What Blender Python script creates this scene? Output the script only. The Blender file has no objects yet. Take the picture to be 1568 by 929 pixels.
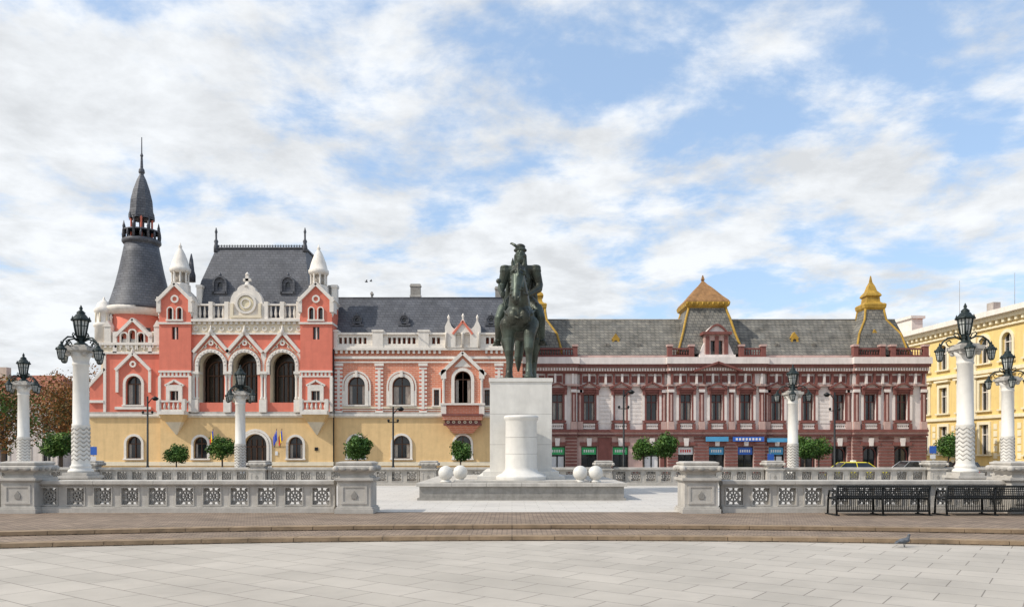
import bpy,bmesh,math,random
from mathutils import Vector,Matrix
from mathutils.geometry import tessellate_polygon
random.seed(7)
sc=bpy.context.scene; col=sc.collection
CX,HZ,CAMH,FPX=784,690,1.7,1200
pi=math.pi
# ------------------------------------------------------------ materials
MATS={}
def mat(name,c,r=.85,var=.12,scale=2.0,bump=0.0,metal=0,streak=0.0,bscale=None,spec=.3,kind=None,c2=None,p=None,stain=0):
    m=bpy.data.materials.new(name); m.use_nodes=True; nt=m.node_tree; N=nt.nodes; L=nt.links
    b=N['Principled BSDF']; b.inputs['Roughness'].default_value=r; b.inputs['Metallic'].default_value=metal
    b.inputs['Specular IOR Level'].default_value=spec
    tc=N.new('ShaderNodeTexCoord'); 
    n1=N.new('ShaderNodeTexNoise'); n1.inputs['Scale'].default_value=scale; n1.inputs['Detail'].default_value=6; n1.inputs['Roughness'].default_value=.65
    L.new(tc.outputs['Object'],n1.inputs['Vector'])
    mr=N.new('ShaderNodeMapRange'); mr.inputs[1].default_value=.3; mr.inputs[2].default_value=.7
    mr.inputs[3].default_value=1-var; mr.inputs[4].default_value=1+var
    L.new(n1.outputs['Fac'],mr.inputs[0])
    fac=mr.outputs[0]
    def mulnoise(fac,sc3,lo,hi,amt,scale1=1.0):
        mp=N.new('ShaderNodeMapping'); mp.inputs['Scale'].default_value=sc3
        L.new(tc.outputs['Object'],mp.inputs[0])
        n2=N.new('ShaderNodeTexNoise'); n2.inputs['Scale'].default_value=scale1; n2.inputs['Detail'].default_value=8; n2.inputs['Roughness'].default_value=.7
        L.new(mp.outputs[0],n2.inputs['Vector'])
        m2=N.new('ShaderNodeMapRange'); m2.inputs[1].default_value=lo; m2.inputs[2].default_value=hi; m2.inputs[3].default_value=1; m2.inputs[4].default_value=1-amt
        L.new(n2.outputs['Fac'],m2.inputs[0])
        mu=N.new('ShaderNodeMath'); mu.operation='MULTIPLY'; L.new(fac,mu.inputs[0]); L.new(m2.outputs[0],mu.inputs[1]); return mu.outputs[0]
    if streak>0: fac=mulnoise(fac,(2.2,2.2,.22),.45,.75,streak)
    if stain>0:
        fac=mulnoise(fac,(.25,.5,1),.5,.7,stain); fac=mulnoise(fac,(3,3,3),.6,.72,stain*.8,2.0)
    colsock=None
    if kind in('slate','tile','pave','cobble','rust'):
        sx=N.new('ShaderNodeSeparateXYZ'); L.new(tc.outputs['Object'],sx.inputs[0])
        cb=N.new('ShaderNodeCombineXYZ')
        bt=N.new('ShaderNodeTexBrick')
        if kind in('pave','cobble'):
            mp=N.new('ShaderNodeMapping'); mp.inputs['Rotation'].default_value=(0,0,p[2]); L.new(tc.outputs['Object'],mp.inputs[0]); L.new(mp.outputs[0],bt.inputs['Vector'])
        else:
            ad=N.new('ShaderNodeMath'); L.new(sx.outputs[0],ad.inputs[0]); L.new(sx.outputs[1],ad.inputs[1]); L.new(ad.outputs[0],cb.inputs[0]); L.new(sx.outputs[2],cb.inputs[1]); L.new(cb.outputs[0],bt.inputs['Vector'])
        bt.inputs['Scale'].default_value=1; bt.inputs['Brick Width'].default_value=p[0]; bt.inputs['Row Height'].default_value=p[1]
        bt.inputs['Mortar Size'].default_value=p[3]; bt.inputs['Mortar Smooth'].default_value=.2; bt.inputs['Bias'].default_value=0
        bt.inputs['Color1'].default_value=(*c,1); bt.inputs['Color2'].default_value=(*c2[0],1); bt.inputs['Mortar'].default_value=(*c2[1],1)
        colsock=bt.outputs['Color']
    mx=N.new('ShaderNodeMix'); mx.data_type='RGBA'; mx.blend_type='MULTIPLY'; mx.inputs['Factor'].default_value=1
    if colsock: L.new(colsock,mx.inputs['A'])
    else: 
        if c2 and kind=='mix':
            n3=N.new('ShaderNodeTexNoise'); n3.inputs['Scale'].default_value=p or 5; n3.inputs['Detail'].default_value=4; L.new(tc.outputs['Object'],n3.inputs['Vector'])
            cr=N.new('ShaderNodeMapRange'); cr.inputs[1].default_value=.42; cr.inputs[2].default_value=.6; L.new(n3.outputs['Fac'],cr.inputs[0])
            m3=N.new('ShaderNodeMix'); m3.data_type='RGBA'; L.new(cr.outputs[0],m3.inputs['Factor']); m3.inputs['A'].default_value=(*c,1); m3.inputs['B'].default_value=(*c2,1)
            L.new(m3.outputs['Result'],mx.inputs['A'])
        else: mx.inputs['A'].default_value=(*c,1)
    L.new(fac,mx.inputs['B']); L.new(mx.outputs['Result'],b.inputs['Base Color'])
    if bump>0:
        nb=N.new('ShaderNodeTexNoise'); nb.inputs['Scale'].default_value=bscale or 30; nb.inputs['Detail'].default_value=5; L.new(tc.outputs['Object'],nb.inputs['Vector'])
        bp=N.new('ShaderNodeBump'); bp.inputs['Strength'].default_value=bump; bp.inputs['Distance'].default_value=.02
        L.new(nb.outputs['Fac'],bp.inputs['Height']); L.new(bp.outputs[0],b.inputs['Normal'])
    MATS[name]=m; return m
mat('salmon',(.70,.205,.14),streak=.15,var=.07)
mat('salmon_brick',(.68,.26,.16),var=.1,scale=6,kind='rust',c2=((.62,.21,.13),(.72,.46,.34)),p=(.5,.16,0,.02),streak=.12)
mat('yellow_plaster',(.74,.52,.26),streak=.18,var=.07)
mat('cream',(.76,.67,.51),streak=.15,var=.06)
mat('white_trim',(.77,.72,.65),streak=.18,var=.08,scale=4)
mat('slate',(.085,.09,.105),r=.55,var=.25,scale=.8,kind='slate',c2=((.115,.12,.135),(.055,.057,.065)),p=(.45,.24,0,.025))
mat('slate_old',(.155,.15,.135),r=.75,var=.45,scale=.9,kind='slate',c2=((.22,.205,.175),(.085,.085,.08)),p=(.4,.28,0,.03))
mat('dark_iron',(.018,.02,.021),r=.45,metal=.3,var=.3,scale=9)
mat('iron_green',(.02,.03,.03),r=.5,metal=.3,var=.3,scale=9)
mat('glass',(.022,.026,.03),r=.08,var=.7,scale=.45,spec=.6)
mat('glass_loggia',(.03,.022,.016),r=.2,var=.6,scale=.6,spec=.5)
mat('curtain',(.42,.38,.33),r=.9,var=.2,scale=5)
mat('brown_wood',(.10,.05,.03),r=.6,var=.2)
mat('maroon',(.21,.082,.070),streak=.25,var=.14)
mat('maroon_dark',(.13,.048,.042),streak=.2,var=.12)
mat('pink_plaster',(.52,.36,.32),streak=.28,var=.12)
mat('pale_plaster',(.75,.68,.64),streak=.22,var=.08)
mat('gold_paint',(.44,.27,.045),r=.6,streak=.5,var=.25)
mat('copper_tile',(.30,.16,.065),r=.65,streak=.4,var=.3,scale=3)
mat('yellow_wall',(.76,.57,.23),streak=.15,var=.06)
mat('yellow_light',(.78,.70,.50),streak=.18,var=.06)
mat('roof_red',(.38,.15,.09),r=.85,var=.3,scale=1.5,kind='tile',c2=((.30,.12,.08),(.2,.07,.05)),p=(.4,.35,0,.05))
mat('stone',(.46,.435,.395),r=.8,var=.18,scale=2.2,bump=.35,bscale=40,streak=.3)
mat('stone_dark',(.30,.285,.26),r=.85,var=.2,scale=5,bump=.4,bscale=40,streak=.3)
mat('marble',(.66,.64,.595),r=.5,var=.09,scale=2,bump=.1,streak=.16)
mat('bronze',(.050,.053,.042),r=.45,metal=.45,var=.35,scale=3,kind='mix',c2=(.085,.105,.085),p=2.5,bump=.4,bscale=12,streak=.35)
mat('plaza_pave',(.455,.415,.36),r=.62,var=.12,scale=.5,kind='pave',c2=((.40,.365,.315),(.19,.165,.14)),p=(.95,.62,.62,.009),bump=.15,bscale=60,stain=.14)
mat('terrace_pave',(.56,.53,.485),r=.6,var=.08,scale=.8,kind='pave',c2=((.52,.49,.45),(.33,.31,.27)),p=(.8,.4,0,.008),stain=.1)
mat('cobble',(.31,.235,.175),r=.85,var=.25,scale=1.2,kind='cobble',c2=((.22,.165,.125),(.10,.078,.06)),p=(.22,.11,.0,.014),bump=.5,bscale=25,stain=.25)
mat('kerb',(.27,.195,.125),r=.8,var=.3,scale=2.5,bump=.3,stain=.3)
mat('asphalt',(.055,.055,.057),r=.9,var=.2,scale=1,bump=.3,bscale=60)
mat('road_paint',(.7,.7,.68),r=.7,var=.15,scale=6)
mat('sidewalk',(.34,.32,.29),r=.85,var=.15)
mat('leaf_green',(.05,.115,.02),r=.6,var=.6,scale=2.2)
mat('leaf_light',(.11,.19,.035),r=.6,var=.4,scale=3)
mat('leaf_autumn',(.24,.105,.028),r=.7,var=.5,scale=1.2)
mat('leaf_olive',(.12,.10,.03),r=.7,var=.5,scale=1.2)
mat('bark',(.12,.09,.07),r=.95,var=.3,scale=8,bump=.5)
mat('taxi_yellow',(.70,.60,.03),r=.25,var=.03,spec=.5)
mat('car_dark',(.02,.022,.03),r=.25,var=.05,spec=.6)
mat('car_silver',(.35,.36,.37),r=.3,metal=.4,var=.03)
mat('rubber',(.02,.02,.02),r=.9)
mat('lamp_glass',(.44,.46,.44),r=.15,var=.2,spec=.5)
mat('sign_green',(.05,.40,.14),r=.5,var=.1)
mat('sign_blue',(.04,.13,.48),r=.5,var=.1)
mat('sign_cyan',(.08,.32,.55),r=.5,var=.1)
mat('sign_white',(.72,.72,.72),r=.5,var=.05)
mat('sign_red',(.6,.04,.04),r=.5,var=.05)
mat('flag_blue',(.02,.06,.4)); mat('flag_yellow',(.8,.55,.03)); mat('flag_red',(.6,.02,.03))
mat('pigeon_grey',(.10,.11,.125),r=.7,var=.5,scale=25)
mat('house_wall',(.58,.47,.39),streak=.2)
# ------------------------------------------------------------ mesh builder
def fac(D):
    s=D/FPX
    def f(u,v,n): return ((u-CX)*s,D-n*s,CAMH+(HZ-v)*s)
    f.s=s; f.D=D
    def c(u,v,n):   # measure taken off the facade plane, moved to its real depth
        k=1-n*s/D
        return CX+(u-CX)*k, HZ-(HZ-v)*k
    f.c=c
    return f
def world(ox=0,oy=0,oz=0,rot=0,k=1):
    ca,sa=math.cos(rot)*k,math.sin(rot)*k
    def f(u,v,n): x,y=u,-n; return (ox+x*ca-y*sa,oy+x*sa+y*ca,oz+v*k)
    f.s=1; return f
class MB:
    def __init__(s,fr): s.v=[];s.f=[];s.m=[];s.sm=[];s.mats=[];s.fr=fr
    def add(s,pts,faces,m,sm=False):
        if m not in s.mats: s.mats.append(m)
        k=len(s.v); mi=s.mats.index(m)
        s.v+= [s.fr(*p) for p in pts]
        for f in faces: s.f.append([i+k for i in f]); s.m.append(mi); s.sm.append(sm)
    def box(s,u0,u1,v0,v1,n0,n1,m):
        s.add([(u0,v0,n0),(u1,v0,n0),(u1,v1,n0),(u0,v1,n0),(u0,v0,n1),(u1,v0,n1),(u1,v1,n1),(u0,v1,n1)],
              [(0,1,2,3),(4,5,6,7),(0,1,5,4),(1,2,6,5),(2,3,7,6),(3,0,4,7)],m)
    def frus(s,a,b,m):  # a=(u0,u1,n0,n1,v)
        p=[]
        for (u0,u1,n0,n1,v) in(a,b): p+=[(u0,v,n0),(u1,v,n0),(u1,v,n1),(u0,v,n1)]
        s.add(p,[(0,1,2,3),(4,5,6,7),(0,1,5,4),(1,2,6,5),(2,3,7,6),(3,0,4,7)],m)
    def poly(s,pts,n0,n1,m,holes=(),back=False,hm=None):
        loops=[list(pts)]+[list(h) for h in holes]
        tri=tessellate_polygon([[Vector((a,b,0)) for a,b in l] for l in loops])
        flat=[p for l in loops for p in l]
        s.add([(a,b,n1) for a,b in flat],tri,m)
        if back: s.add([(a,b,n0) for a,b in flat],tri,m)
        for li,l in enumerate(loops):
            k=len(l); mm=m if li==0 else (hm or m)
            s.add([(a,b,n0) for a,b in l]+[(a,b,n1) for a,b in l],[(i,(i+1)%k,k+(i+1)%k,k+i) for i in range(k)],mm)
    def ring(s,o,i,n0,n1,m,closed=False):
        k=len(o); P=[(a,b,n1) for a,b in o]+[(a,b,n1) for a,b in i]+[(a,b,n0) for a,b in o]+[(a,b,n0) for a,b in i]
        F=[]
        for j in range(k if closed else k-1):
            q=(j+1)%k
            F+=[(j,q,k+q,k+j),(j,q,2*k+q,2*k+j),(k+j,k+q,3*k+q,3*k+j)]
        s.add(P,F,m)
    def seg(s,p,q,w,n0,n1,m):
        d=Vector((q[0]-p[0],q[1]-p[1])); L=d.length; d/=L; o=Vector((-d.y,d.x))*w/2
        s.poly([(p[0]+o.x,p[1]+o.y),(q[0]+o.x,q[1]+o.y),(q[0]-o.x,q[1]-o.y),(p[0]-o.x,p[1]-o.y)],n0,n1,m)
    def lathe(s,cu,cn,prof,m,seg=20,ph=0,sm=True,sq=False,a0=0,a1=2*pi,su=1,sn=1):
        if sq: seg=4; ph=pi/4; sm=False; prof=[(r*math.sqrt(2),v) for r,v in prof]
        full=abs(a1-a0-2*pi)<1e-6; k=seg if full else seg+1
        P=[];F=[]
        for r,v in prof:
            for j in range(k):
                a=ph+a0+(a1-a0)*j/seg; P.append((cu+r*math.cos(a)*su,v,cn+r*math.sin(a)*sn))
        for i in range(len(prof)-1):
            for j in range(seg):
                q=(j+1)%k if full else j+1
                F.append((i*k+j,i*k+q,(i+1)*k+q,(i+1)*k+j))
        if full: F.append(tuple(range(k))); F.append(tuple((len(prof)-1)*k+j for j in range(k)))
        s.add(P,F,m,sm)
    def tube(s,pts,r,m,seg=6,sm=True):
        pts=[Vector(p) for p in pts]; rs=r if isinstance(r,(list,tuple)) else [r]*len(pts)
        P=[];F=[]
        for i,p in enumerate(pts):
            d=(pts[min(i+1,len(pts)-1)]-pts[max(i-1,0)]).normalized()
            a=d.cross(Vector((0.12,0.31,.94)).normalized())
            if a.length<.05: a=d.cross(Vector((1,0,0)))
            a.normalize(); b=d.cross(a)
            for j in range(seg):
                t=2*pi*j/seg; P.append(tuple(p+(a*math.cos(t)+b*math.sin(t))*rs[i]))
        for i in range(len(pts)-1):
            for j in range(seg): q=(j+1)%seg; F.append((i*seg+j,i*seg+q,(i+1)*seg+q,(i+1)*seg+j))
        F.append(tuple(range(seg))); F.append(tuple((len(pts)-1)*seg+j for j in range(seg)))
        s.add(P,F,m,sm)
    def ball(s,c,r,m,seg=14,rg=9):
        if not isinstance(r,(list,tuple)): r=(r,r,r)
        P=[];F=[]
        for i in range(rg+1):
            t=pi*i/rg
            for j in range(seg):
                a=2*pi*j/seg; P.append((c[0]+r[0]*math.sin(t)*math.cos(a),c[1]+r[1]*math.cos(t),c[2]+r[2]*math.sin(t)*math.sin(a)))
        for i in range(rg):
            for j in range(seg): q=(j+1)%seg; F.append((i*seg+j,i*seg+q,(i+1)*seg+q,(i+1)*seg+j))
        s.add(P,F,m,True)
    def done(s,name,loc=(0,0,0),parent=None,bevel=0):
        me=bpy.data.meshes.new(name); L=Vector(loc)
        me.from_pydata([Vector(p)-L for p in s.v],[],s.f)
        for m in s.mats: me.materials.append(MATS[m])
        me.polygons.foreach_set('material_index',s.m); me.polygons.foreach_set('use_smooth',s.sm)
        bm=bmesh.new(); bm.from_mesh(me); bmesh.ops.remove_doubles(bm,verts=bm.verts,dist=1e-5)
        bmesh.ops.recalc_face_normals(bm,faces=bm.faces); bm.to_mesh(me); bm.free()
        o=bpy.data.objects.new(name,me); col.objects.link(o)
        if parent: o.parent=parent
        else: o.location=L
        if bevel:
            b=o.modifiers.new('bev','BEVEL'); b.width=bevel; b.segments=2; b.limit_method='ANGLE'
        return o
def empty(name,loc):
    e=bpy.data.objects.new(name,None); col.objects.link(e); e.location=loc; return e
def arch(x0,x1,yt,yb,k=10,up=False):
    r=(x1-x0)/2; c=(x0+x1)/2; ys=yt+r if not up else yt-r; sg=-1 if not up else 1
    return [(x0,yb)]+[(c-r*math.cos(pi*i/k),ys+sg*r*math.sin(pi*i/k)) for i in range(k+1)]+[(x1,yb)]
def circ(cu,cv,r,k=20): return [(cu+r*math.cos(2*pi*i/k),cv+r*math.sin(2*pi*i/k)) for i in range(k)]
def rect(a,b,c,d): return [(a,d),(a,c),(b,c),(b,d)]
def awin(W,T,H,x0,x1,yt,yb,n,tw=4,tm='white_trim',fm='brown_wood',proud=2,gl='glass',flat=False,sill=True,cur=True):
    A=(lambda a,b,c,d:rect(a,b,c,d)) if flat else arch
    h=A(x0,x1,yt,yb); H.append(h)
    if tw: T.ring(A(x0-tw,x1+tw,yt-tw,yb),A(x0-.05,x1+.05,yt-.05,yb),n-2,n+proud,tm)
    W.poly(A(x0-1,x1+1,yt-1,yb+1),n-7,n-6,gl)
    W.ring(A(x0,x1,yt,yb),A(x0+1.3,x1-1.3,yt+1.3,yb),n-5.8,n-4,fm)
    c=(x0+x1)/2; W.box(c-.6,c+.6,yt+1,yb,n-5.9,n-4.2,fm)
    ys=yt+(x1-x0)/2 if not flat else yt+(yb-yt)*.3
    W.box(x0+1,x1-1,ys-.6,ys+.6,n-5.9,n-4.3,fm)
    W.box(x0,x1,yb-1.2,yb,n-5.9,n-4.1,fm)
    if cur and random.random()<.7:
        k=random.uniform(.12,.28)*(x1-x0)
        W.box(x0+1.2,x0+1.2+k,ys+.6,yb-1.2,n-6.5,n-5.95,'curtain')
        W.box(x1-1.2-k,x1-1.2,ys+.6,yb-1.2,n-6.5,n-5.95,'curtain')
    if sill: T.box(x0-tw-1,x1+tw+1,yb,yb+2.2,n-3,n+proud+1.5,tm)
def balus(T,u0,u1,v0,v1,n0,n1,pitch,m):
    T.box(u0,u1,v0,v0+2.5,n0,n1,m); T.box(u0,u1,v1-2.5,v1,n0,n1,m)
    k=max(1,round((u1-u0)/pitch)); w=(u1-u0)/k; nm=(n0+n1)/2
    for i in range(k):
        c=u0+w*(i+.5); h=v1-v0-5
        T.lathe(c,nm,[(w*.16,v0+2.5),(w*.2,v0+2.5+h*.3),(w*.32,v0+2.5+h*.65),(w*.16,v1-2.5)],m,seg=6)
# ============================================================ PALACE
def palace():
    F=fac(68); root=empty('bishop_palace',(-20,68,-.55)); L=root.location
    Wl=MB(F);T=MB(F);W=MB(F);R=MB(F);B=MB(F)
    GB=730
    B.box(140,249,492,GB,-200,-28,'cream'); B.box(249.5,512,495,GB,-200,-28,'cream'); B.box(512.5,800,535,GB,-200,-28,'cream')
    # ---- ground floor
    HL=[];HM=[];HW=[]
    awin(W,T,HL,194,217,667,701,0,tw=3.5)
    awin(W,T,HM,300,321,668,701,8,tw=3.5); awin(W,T,HM,444,466,668,701,8,tw=3.5)
    awin(W,T,HW,533,557,667,701,0,tw=3.5); awin(W,T,HW,602,628,666,701,0,tw=3.5); awin(W,T,HW,696,721,666,701,0,tw=3.5)
    # entrance
    h=arch(377,411,664,728); HM.append(h); W.poly(arch(376,412,663,729),0,1,'glass_loggia')
    for k,(w,n) in enumerate([(4,11),(8,10)]): T.ring(arch(377-w,411+w,664-w,728),arch(377-w+3.5,411+w-3.5,664-w+3.5,728),6,n,'white_trim')
    for x in (385.5,394,402.5): W.box(x-.8,x+.8,672,728,1,3,'brown_wood')
    W.box(378,410,682,684,1,3,'brown_wood')
    Wl.poly([(137,GB),(137,636),(249,636),(249,GB)],-28,0,'yellow_plaster',HL)
    Wl.poly([(249,GB),(249,636),(512,636),(512,GB)],-28,8,'yellow_plaster',HM)
    Wl.poly([(512,GB),(512,636),(800,636),(800,GB)],-28,0,'yellow_plaster',HW)
    T.box(136,249,706,712,0,2,'cream');T.box(248,373,706,712,8,10,'cream');T.box(415,513,706,712,8,10,'cream');T.box(512,800,706,712,0,2,'cream')
    T.box(136,249,718,GB,0,3,'stone');T.box(248,369,718,GB,8,11,'stone');T.box(419,513,718,GB,8,11,'stone');T.box(512,800,718,GB,0,3,'stone')
    for (a,b,n) in ((136,249,0),(248,513,8),(512,800,0)):
        T.box(a,b,633,636.5,n-4,n+4,'white_trim'); T.box(a,b,636.5,639,n-4,n+2,'cream'); T.box(a,b,630,633,n-4,n+2.5,'stone')
    # ---- left section
    H=[]; awin(W,T,H,193,217,575,619,0,tw=4)
    Wl.poly([(160,633),(160,541),(249,541),(249,633)],-28,0,'salmon',H)
    Wl.poly([(137,633),(137,590),(160,565),(160,633)],-28,-.5,'salmon')
    T.seg((137,590),(161,564),4,-28,2,'white_trim')
    T.box(159,163,541,633,0,2,'white_trim')
    for p,q in (((178,566),(204.5,540)),((204.5,540),(231,566))): T.seg(p,q,4.5,0,4,'white_trim')
    T.box(178,182,566,600,0,2.5,'white_trim');T.box(228,232,566,600,0,2.5,'white_trim')
    T.box(177,232,622,626,0,3,'white_trim'); T.lathe(204.5,2,[(1.5,541),(3,538),(1,532),(.2,529)],'white_trim',seg=8)
    T.ring(circ(204.5,557,5),circ(204.5,557,2.5),0,3,'white_trim',True)
    Wl.box(150,249,527,540.9,-28,1,'cream'); T.box(149,250,524,528,-28,4,'white_trim'); T.box(149,250,538,541.5,-28,3,'white_trim')
    for k in range(12): T.box(153+k*8,156.5+k*8,528,532,0,3,'white_trim')
    T.box(137,160,612,616,-28,3,'white_trim')
    # left pinnacle turret
    T.lathe(153,-12,[(13,525),(13,500),(15,498),(15,494),(11.5,492),(11.5,478),(14,476),(14,471),(11,468),(9,462),(4,458),(2,456),(1,452)],'white_trim',seg=12)
    for a in range(8): T.tube([(153+12*math.cos(a*pi/4),492,-12+12*math.sin(a*pi/4)),(153+12*math.cos(a*pi/4),478,-12+12*math.sin(a*pi/4))],1,'cream')
    # round tower
    n0=-48
    V=lambda y:F.c(0,y,n0)[1]
    cu=F.c(213,0,n0)[0]
    R.lathe(cu,n0,[(44,V(560)),(44,V(484))],'salmon',seg=40)
    T.lathe(cu,n0,[(46,V(531)),(47,V(528)),(46,V(525)),(44.5,V(524))],'white_trim',seg=40)
    T.lathe(cu,n0,[(45,V(487)),(49,V(484)),(52,V(480)),(53,V(476)),(50,V(474))],'white_trim',seg=40)
    cuc=F.c(217,0,n0)[0]
    R.lathe(cuc,n0,[(52,V(477)),(50,V(472)),(45,V(460)),(39,V(440)),(33,V(415)),(28,V(390)),(25,V(374))],'slate',seg=40)
    R.lathe(cuc,n0,[(25.5,V(376)),(29,V(372)),(29,V(369)),(26,V(367)),(12,V(367))],'slate',seg=24)
    cg=cuc
    for a in range(16):
        t=2*pi*a/16; x,n=cg+27*math.cos(t),n0+27*math.sin(t)
        R.lathe(x,n,[(1.1,V(368)),(1.8,V(361)),(.8,V(354))],'slate',seg=5)
        if a%2==0: R.lathe(x,n,[(2,V(368)),(2,V(352)),(2.6,V(351)),(.3,V(342))],'slate',seg=6)
    R.lathe(cg,n0,[(28,V(356)),(28,V(354)),(26,V(354)),(26,V(356))],'slate',seg=24)
    for a in range(8):
        t=2*pi*(a+.5)/8; x,n=cg+15*math.cos(t),n0+15*math.sin(t)
        R.lathe(x,n,[(2.2,V(367)),(1.7,V(362)),(1.7,V(338)),(3,V(334))],'salmon' if a%2 else 'slate',seg=6)
    R.lathe(cg,n0,[(4,V(367)),(4,V(334))],'slate',seg=10)
    for a in range(8):
        t=2*pi*a/8; x,n=cg+16*math.cos(t),n0+16*math.sin(t)
        R.lathe(x,n,[(4.5,V(336)),(4.5,V(330)),(2,V(324)),(.3,V(312))],'slate',seg=4,sm=False)
    R.lathe(cg,n0,[(18,V(336)),(19.5,V(333)),(19,V(328)),(18,V(322)),(17,V(308)),(13,V(292)),(7.5,V(276)),(3.5,V(268)),(3.2,V(266)),(5,V(264)),(4.5,V(260)),(2.4,V(257)),(1.6,V(240)),(2.6,V(238)),(1,V(234)),(.7,V(210))],'slate',seg=8,sm=False)
    # arcaded gable before tower
    gx=204
    Hg=[arch(gx+d-4.5,gx+d+4.5,505+abs(d)*.35,536) for d in(-13,0,13)]
    for h_ in Hg: T.ring([(a*1.0+(-1 if a<sum(p[0] for p in h_)/len(h_) else 1)*1.6,b-1.6) for a,b in h_],h_,-5,3.5,'white_trim')
    Wl.poly([(gx-24,538),(gx-24,512),(gx,489),(gx+24,512),(gx+24,538)],-26,0,'salmon',Hg)
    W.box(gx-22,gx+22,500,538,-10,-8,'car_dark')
    T.seg((gx-27,515),(gx+.5,488),4.5,-20,4,'white_trim'); T.seg((gx-.5,488),(gx+27,515),4.5,-20,4,'white_trim')
    T.box(gx-30,gx-24,508,540,-20,3,'white_trim'); T.box(gx+24,gx+30,508,540,-20,3,'white_trim')
    for x in (166,242):
        T.box(x-5,x+5,500,527,-20,3,'white_trim'); T.poly([(x-6,500),(x,490),(x+6,500)],-20,4,'white_trim'); T.lathe(x,-8,[(2,492),(2,486),(3,484),(.3,478)],'white_trim',seg=8)
    T.box(171,180,506,527,-24,-4,'white_trim');T.box(231,237,506,527,-24,-4,'white_trim')
    # ---- middle: towers
    for tx,tops in ((274,(276,375)),(487.5,(488,378))):
        H=[]
        for d in(-7,7): 
            H.append(arch(tx+d-3.5,tx+d+3.5,473,491,6)); T.ring(arch(tx+d-5,tx+d+5,471.5,491,6),arch(tx+d-3.5,tx+d+3.5,473,491,6),14,16,'white_trim'); 
        H.append(rect(tx-5,tx+5,502,521))
        W.box(tx-12,tx+12,470,523,8,9,'glass'); W.box(tx-1,tx+1,502,521,9,12,'white_trim')
        T.box(tx-13,tx+13,491,493.5,14,17,'white_trim')
        H2=rect(tx-6.5,tx+6.5,599,615); H.append(H2)
        T.ring(rect(tx-12,tx+12,590,615),rect(tx-6.5,tx+6.5,599,615),12,18,'white_trim'); T.seg((tx-14,591),(tx,583),3,12,18,'white_trim'); T.seg((tx,583),(tx+14,591),3,12,18,'white_trim')
        W.box(tx-8,tx+8,598,616,8,9,'glass'); W.box(tx-.7,tx+.7,599,615,9,12,'white_trim')
        Wl.poly([(tx-24,630),(tx-24,461),(tx,438),(tx+24,461),(tx+24,630)],-28,14,'salmon',H,back=True)
        T.seg((tx-27,464),(tx+.4,436.5),5,-28,18,'white_trim'); T.seg((tx-.4,436.5),(tx+27,464),5,-28,18,'white_trim')
        T.ring(circ(tx,460,6),circ(tx,460,3.5),13,16,'white_trim',True)
        for sx in(-1,1):
            T.box(tx+sx*24-3,tx+sx*24+3,457,480,-6,17,'white_trim'); T.lathe(tx+sx*24,12,[(3,480),(1,487)],'white_trim',seg=6)
        T.box(tx-25,tx+25,495,498,-20,16,'white_trim')
        T.box(tx-24.5,tx+24.5,568,571,0,16,'white_trim'); T.box(tx-24.5,tx+24.5,576,578,0,15,'white_trim')
        for k in range(8): T.box(tx-23+k*6,tx-20+k*6,571,576,10,15,'white_trim')
        T.box(tx-25,tx-21,578,630,10,16,'white_trim'); T.box(tx+21,tx+25,578,630,10,16,'white_trim')
        # balcony + corbel
        T.box(tx-20,tx+20,630,635,6,30,'white_trim'); balus(T,tx-20,tx+20,614,630,25,29,7,'white_trim')
        for x in(-19,19): T.box(tx+x-2.5,tx+x+2.5,612,630,23,30,'white_trim')
        for x in(-1,1): T.box(tx+x*19.5-1,tx+x*19.5+1,614,617,14,25,'white_trim')
        T.frus((tx-19,tx+19,6,28,635),(tx-12,tx+12,6,20,646),'yellow_plaster'); T.frus((tx-12,tx+12,6,20,646),(tx-1,tx+1,6,9,665),'cream')
        # turret
        x,y=tops; y0=y-375
        n1=-6
        c2=F.c(x,0,n1)[0]; Y=lambda q:F.c(0,q+y0,n1)[1]
        T.lathe(c2,n1,[(16,Y(462)),(15,Y(440)),(15,Y(436)),(12,Y(434))],'white_trim',seg=8,ph=pi/8,sm=False)
        T.lathe(c2,n1,[(8,Y(434)),(8,Y(416))],'curtain',seg=8)
        for a in range(8): 
            t=a*pi/4+pi/8; T.lathe(c2+11.5*math.cos(t),n1+11.5*math.sin(t),[(2,Y(434)),(1.5,Y(431)),(1.5,Y(420)),(2.4,Y(417))],'white_trim',seg=6)
        T.lathe(c2,n1,[(13.5,Y(418)),(15.5,Y(415)),(15.5,Y(411)),(14,Y(410)),(11.5,Y(400)),(7,Y(388)),(4,Y(382)),(2,Y(379)),(3,Y(377)),(1.5,Y(375)),(.5,Y(371))],'white_trim',seg=16)
    for x in (300,509): T.box(x-4,x+4,436,470,-24,-12,'white_trim'); T.box(x-5,x+5,433,437,-25,-11,'white_trim')
    # mid wall
    arches=[(308,346),(359,397),(416,455)]
    H=[arch(a,b,540,616,14) for a,b in arches]
    Wl.poly([(298,630),(298,512),(463,512),(463,630)],-8,8,'salmon',H,hm='cream')
    Wl.box(298,463,492,511.9,-8,9,'cream'); T.box(298,463,510.5,513,0,11,'white_trim'); T.box(298,463,490,493.5,-10,14,'white_trim')
    for k in range(21): x=302+k*8-2; T.box(x-.2,x+4,493.5,497.5,9,12,'white_trim')
    for k in range(13): x=304+k*13; T.ring(circ(x,504,4,10),circ(x,504,2.2,10),8,10.3,'white_trim',True)
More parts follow.
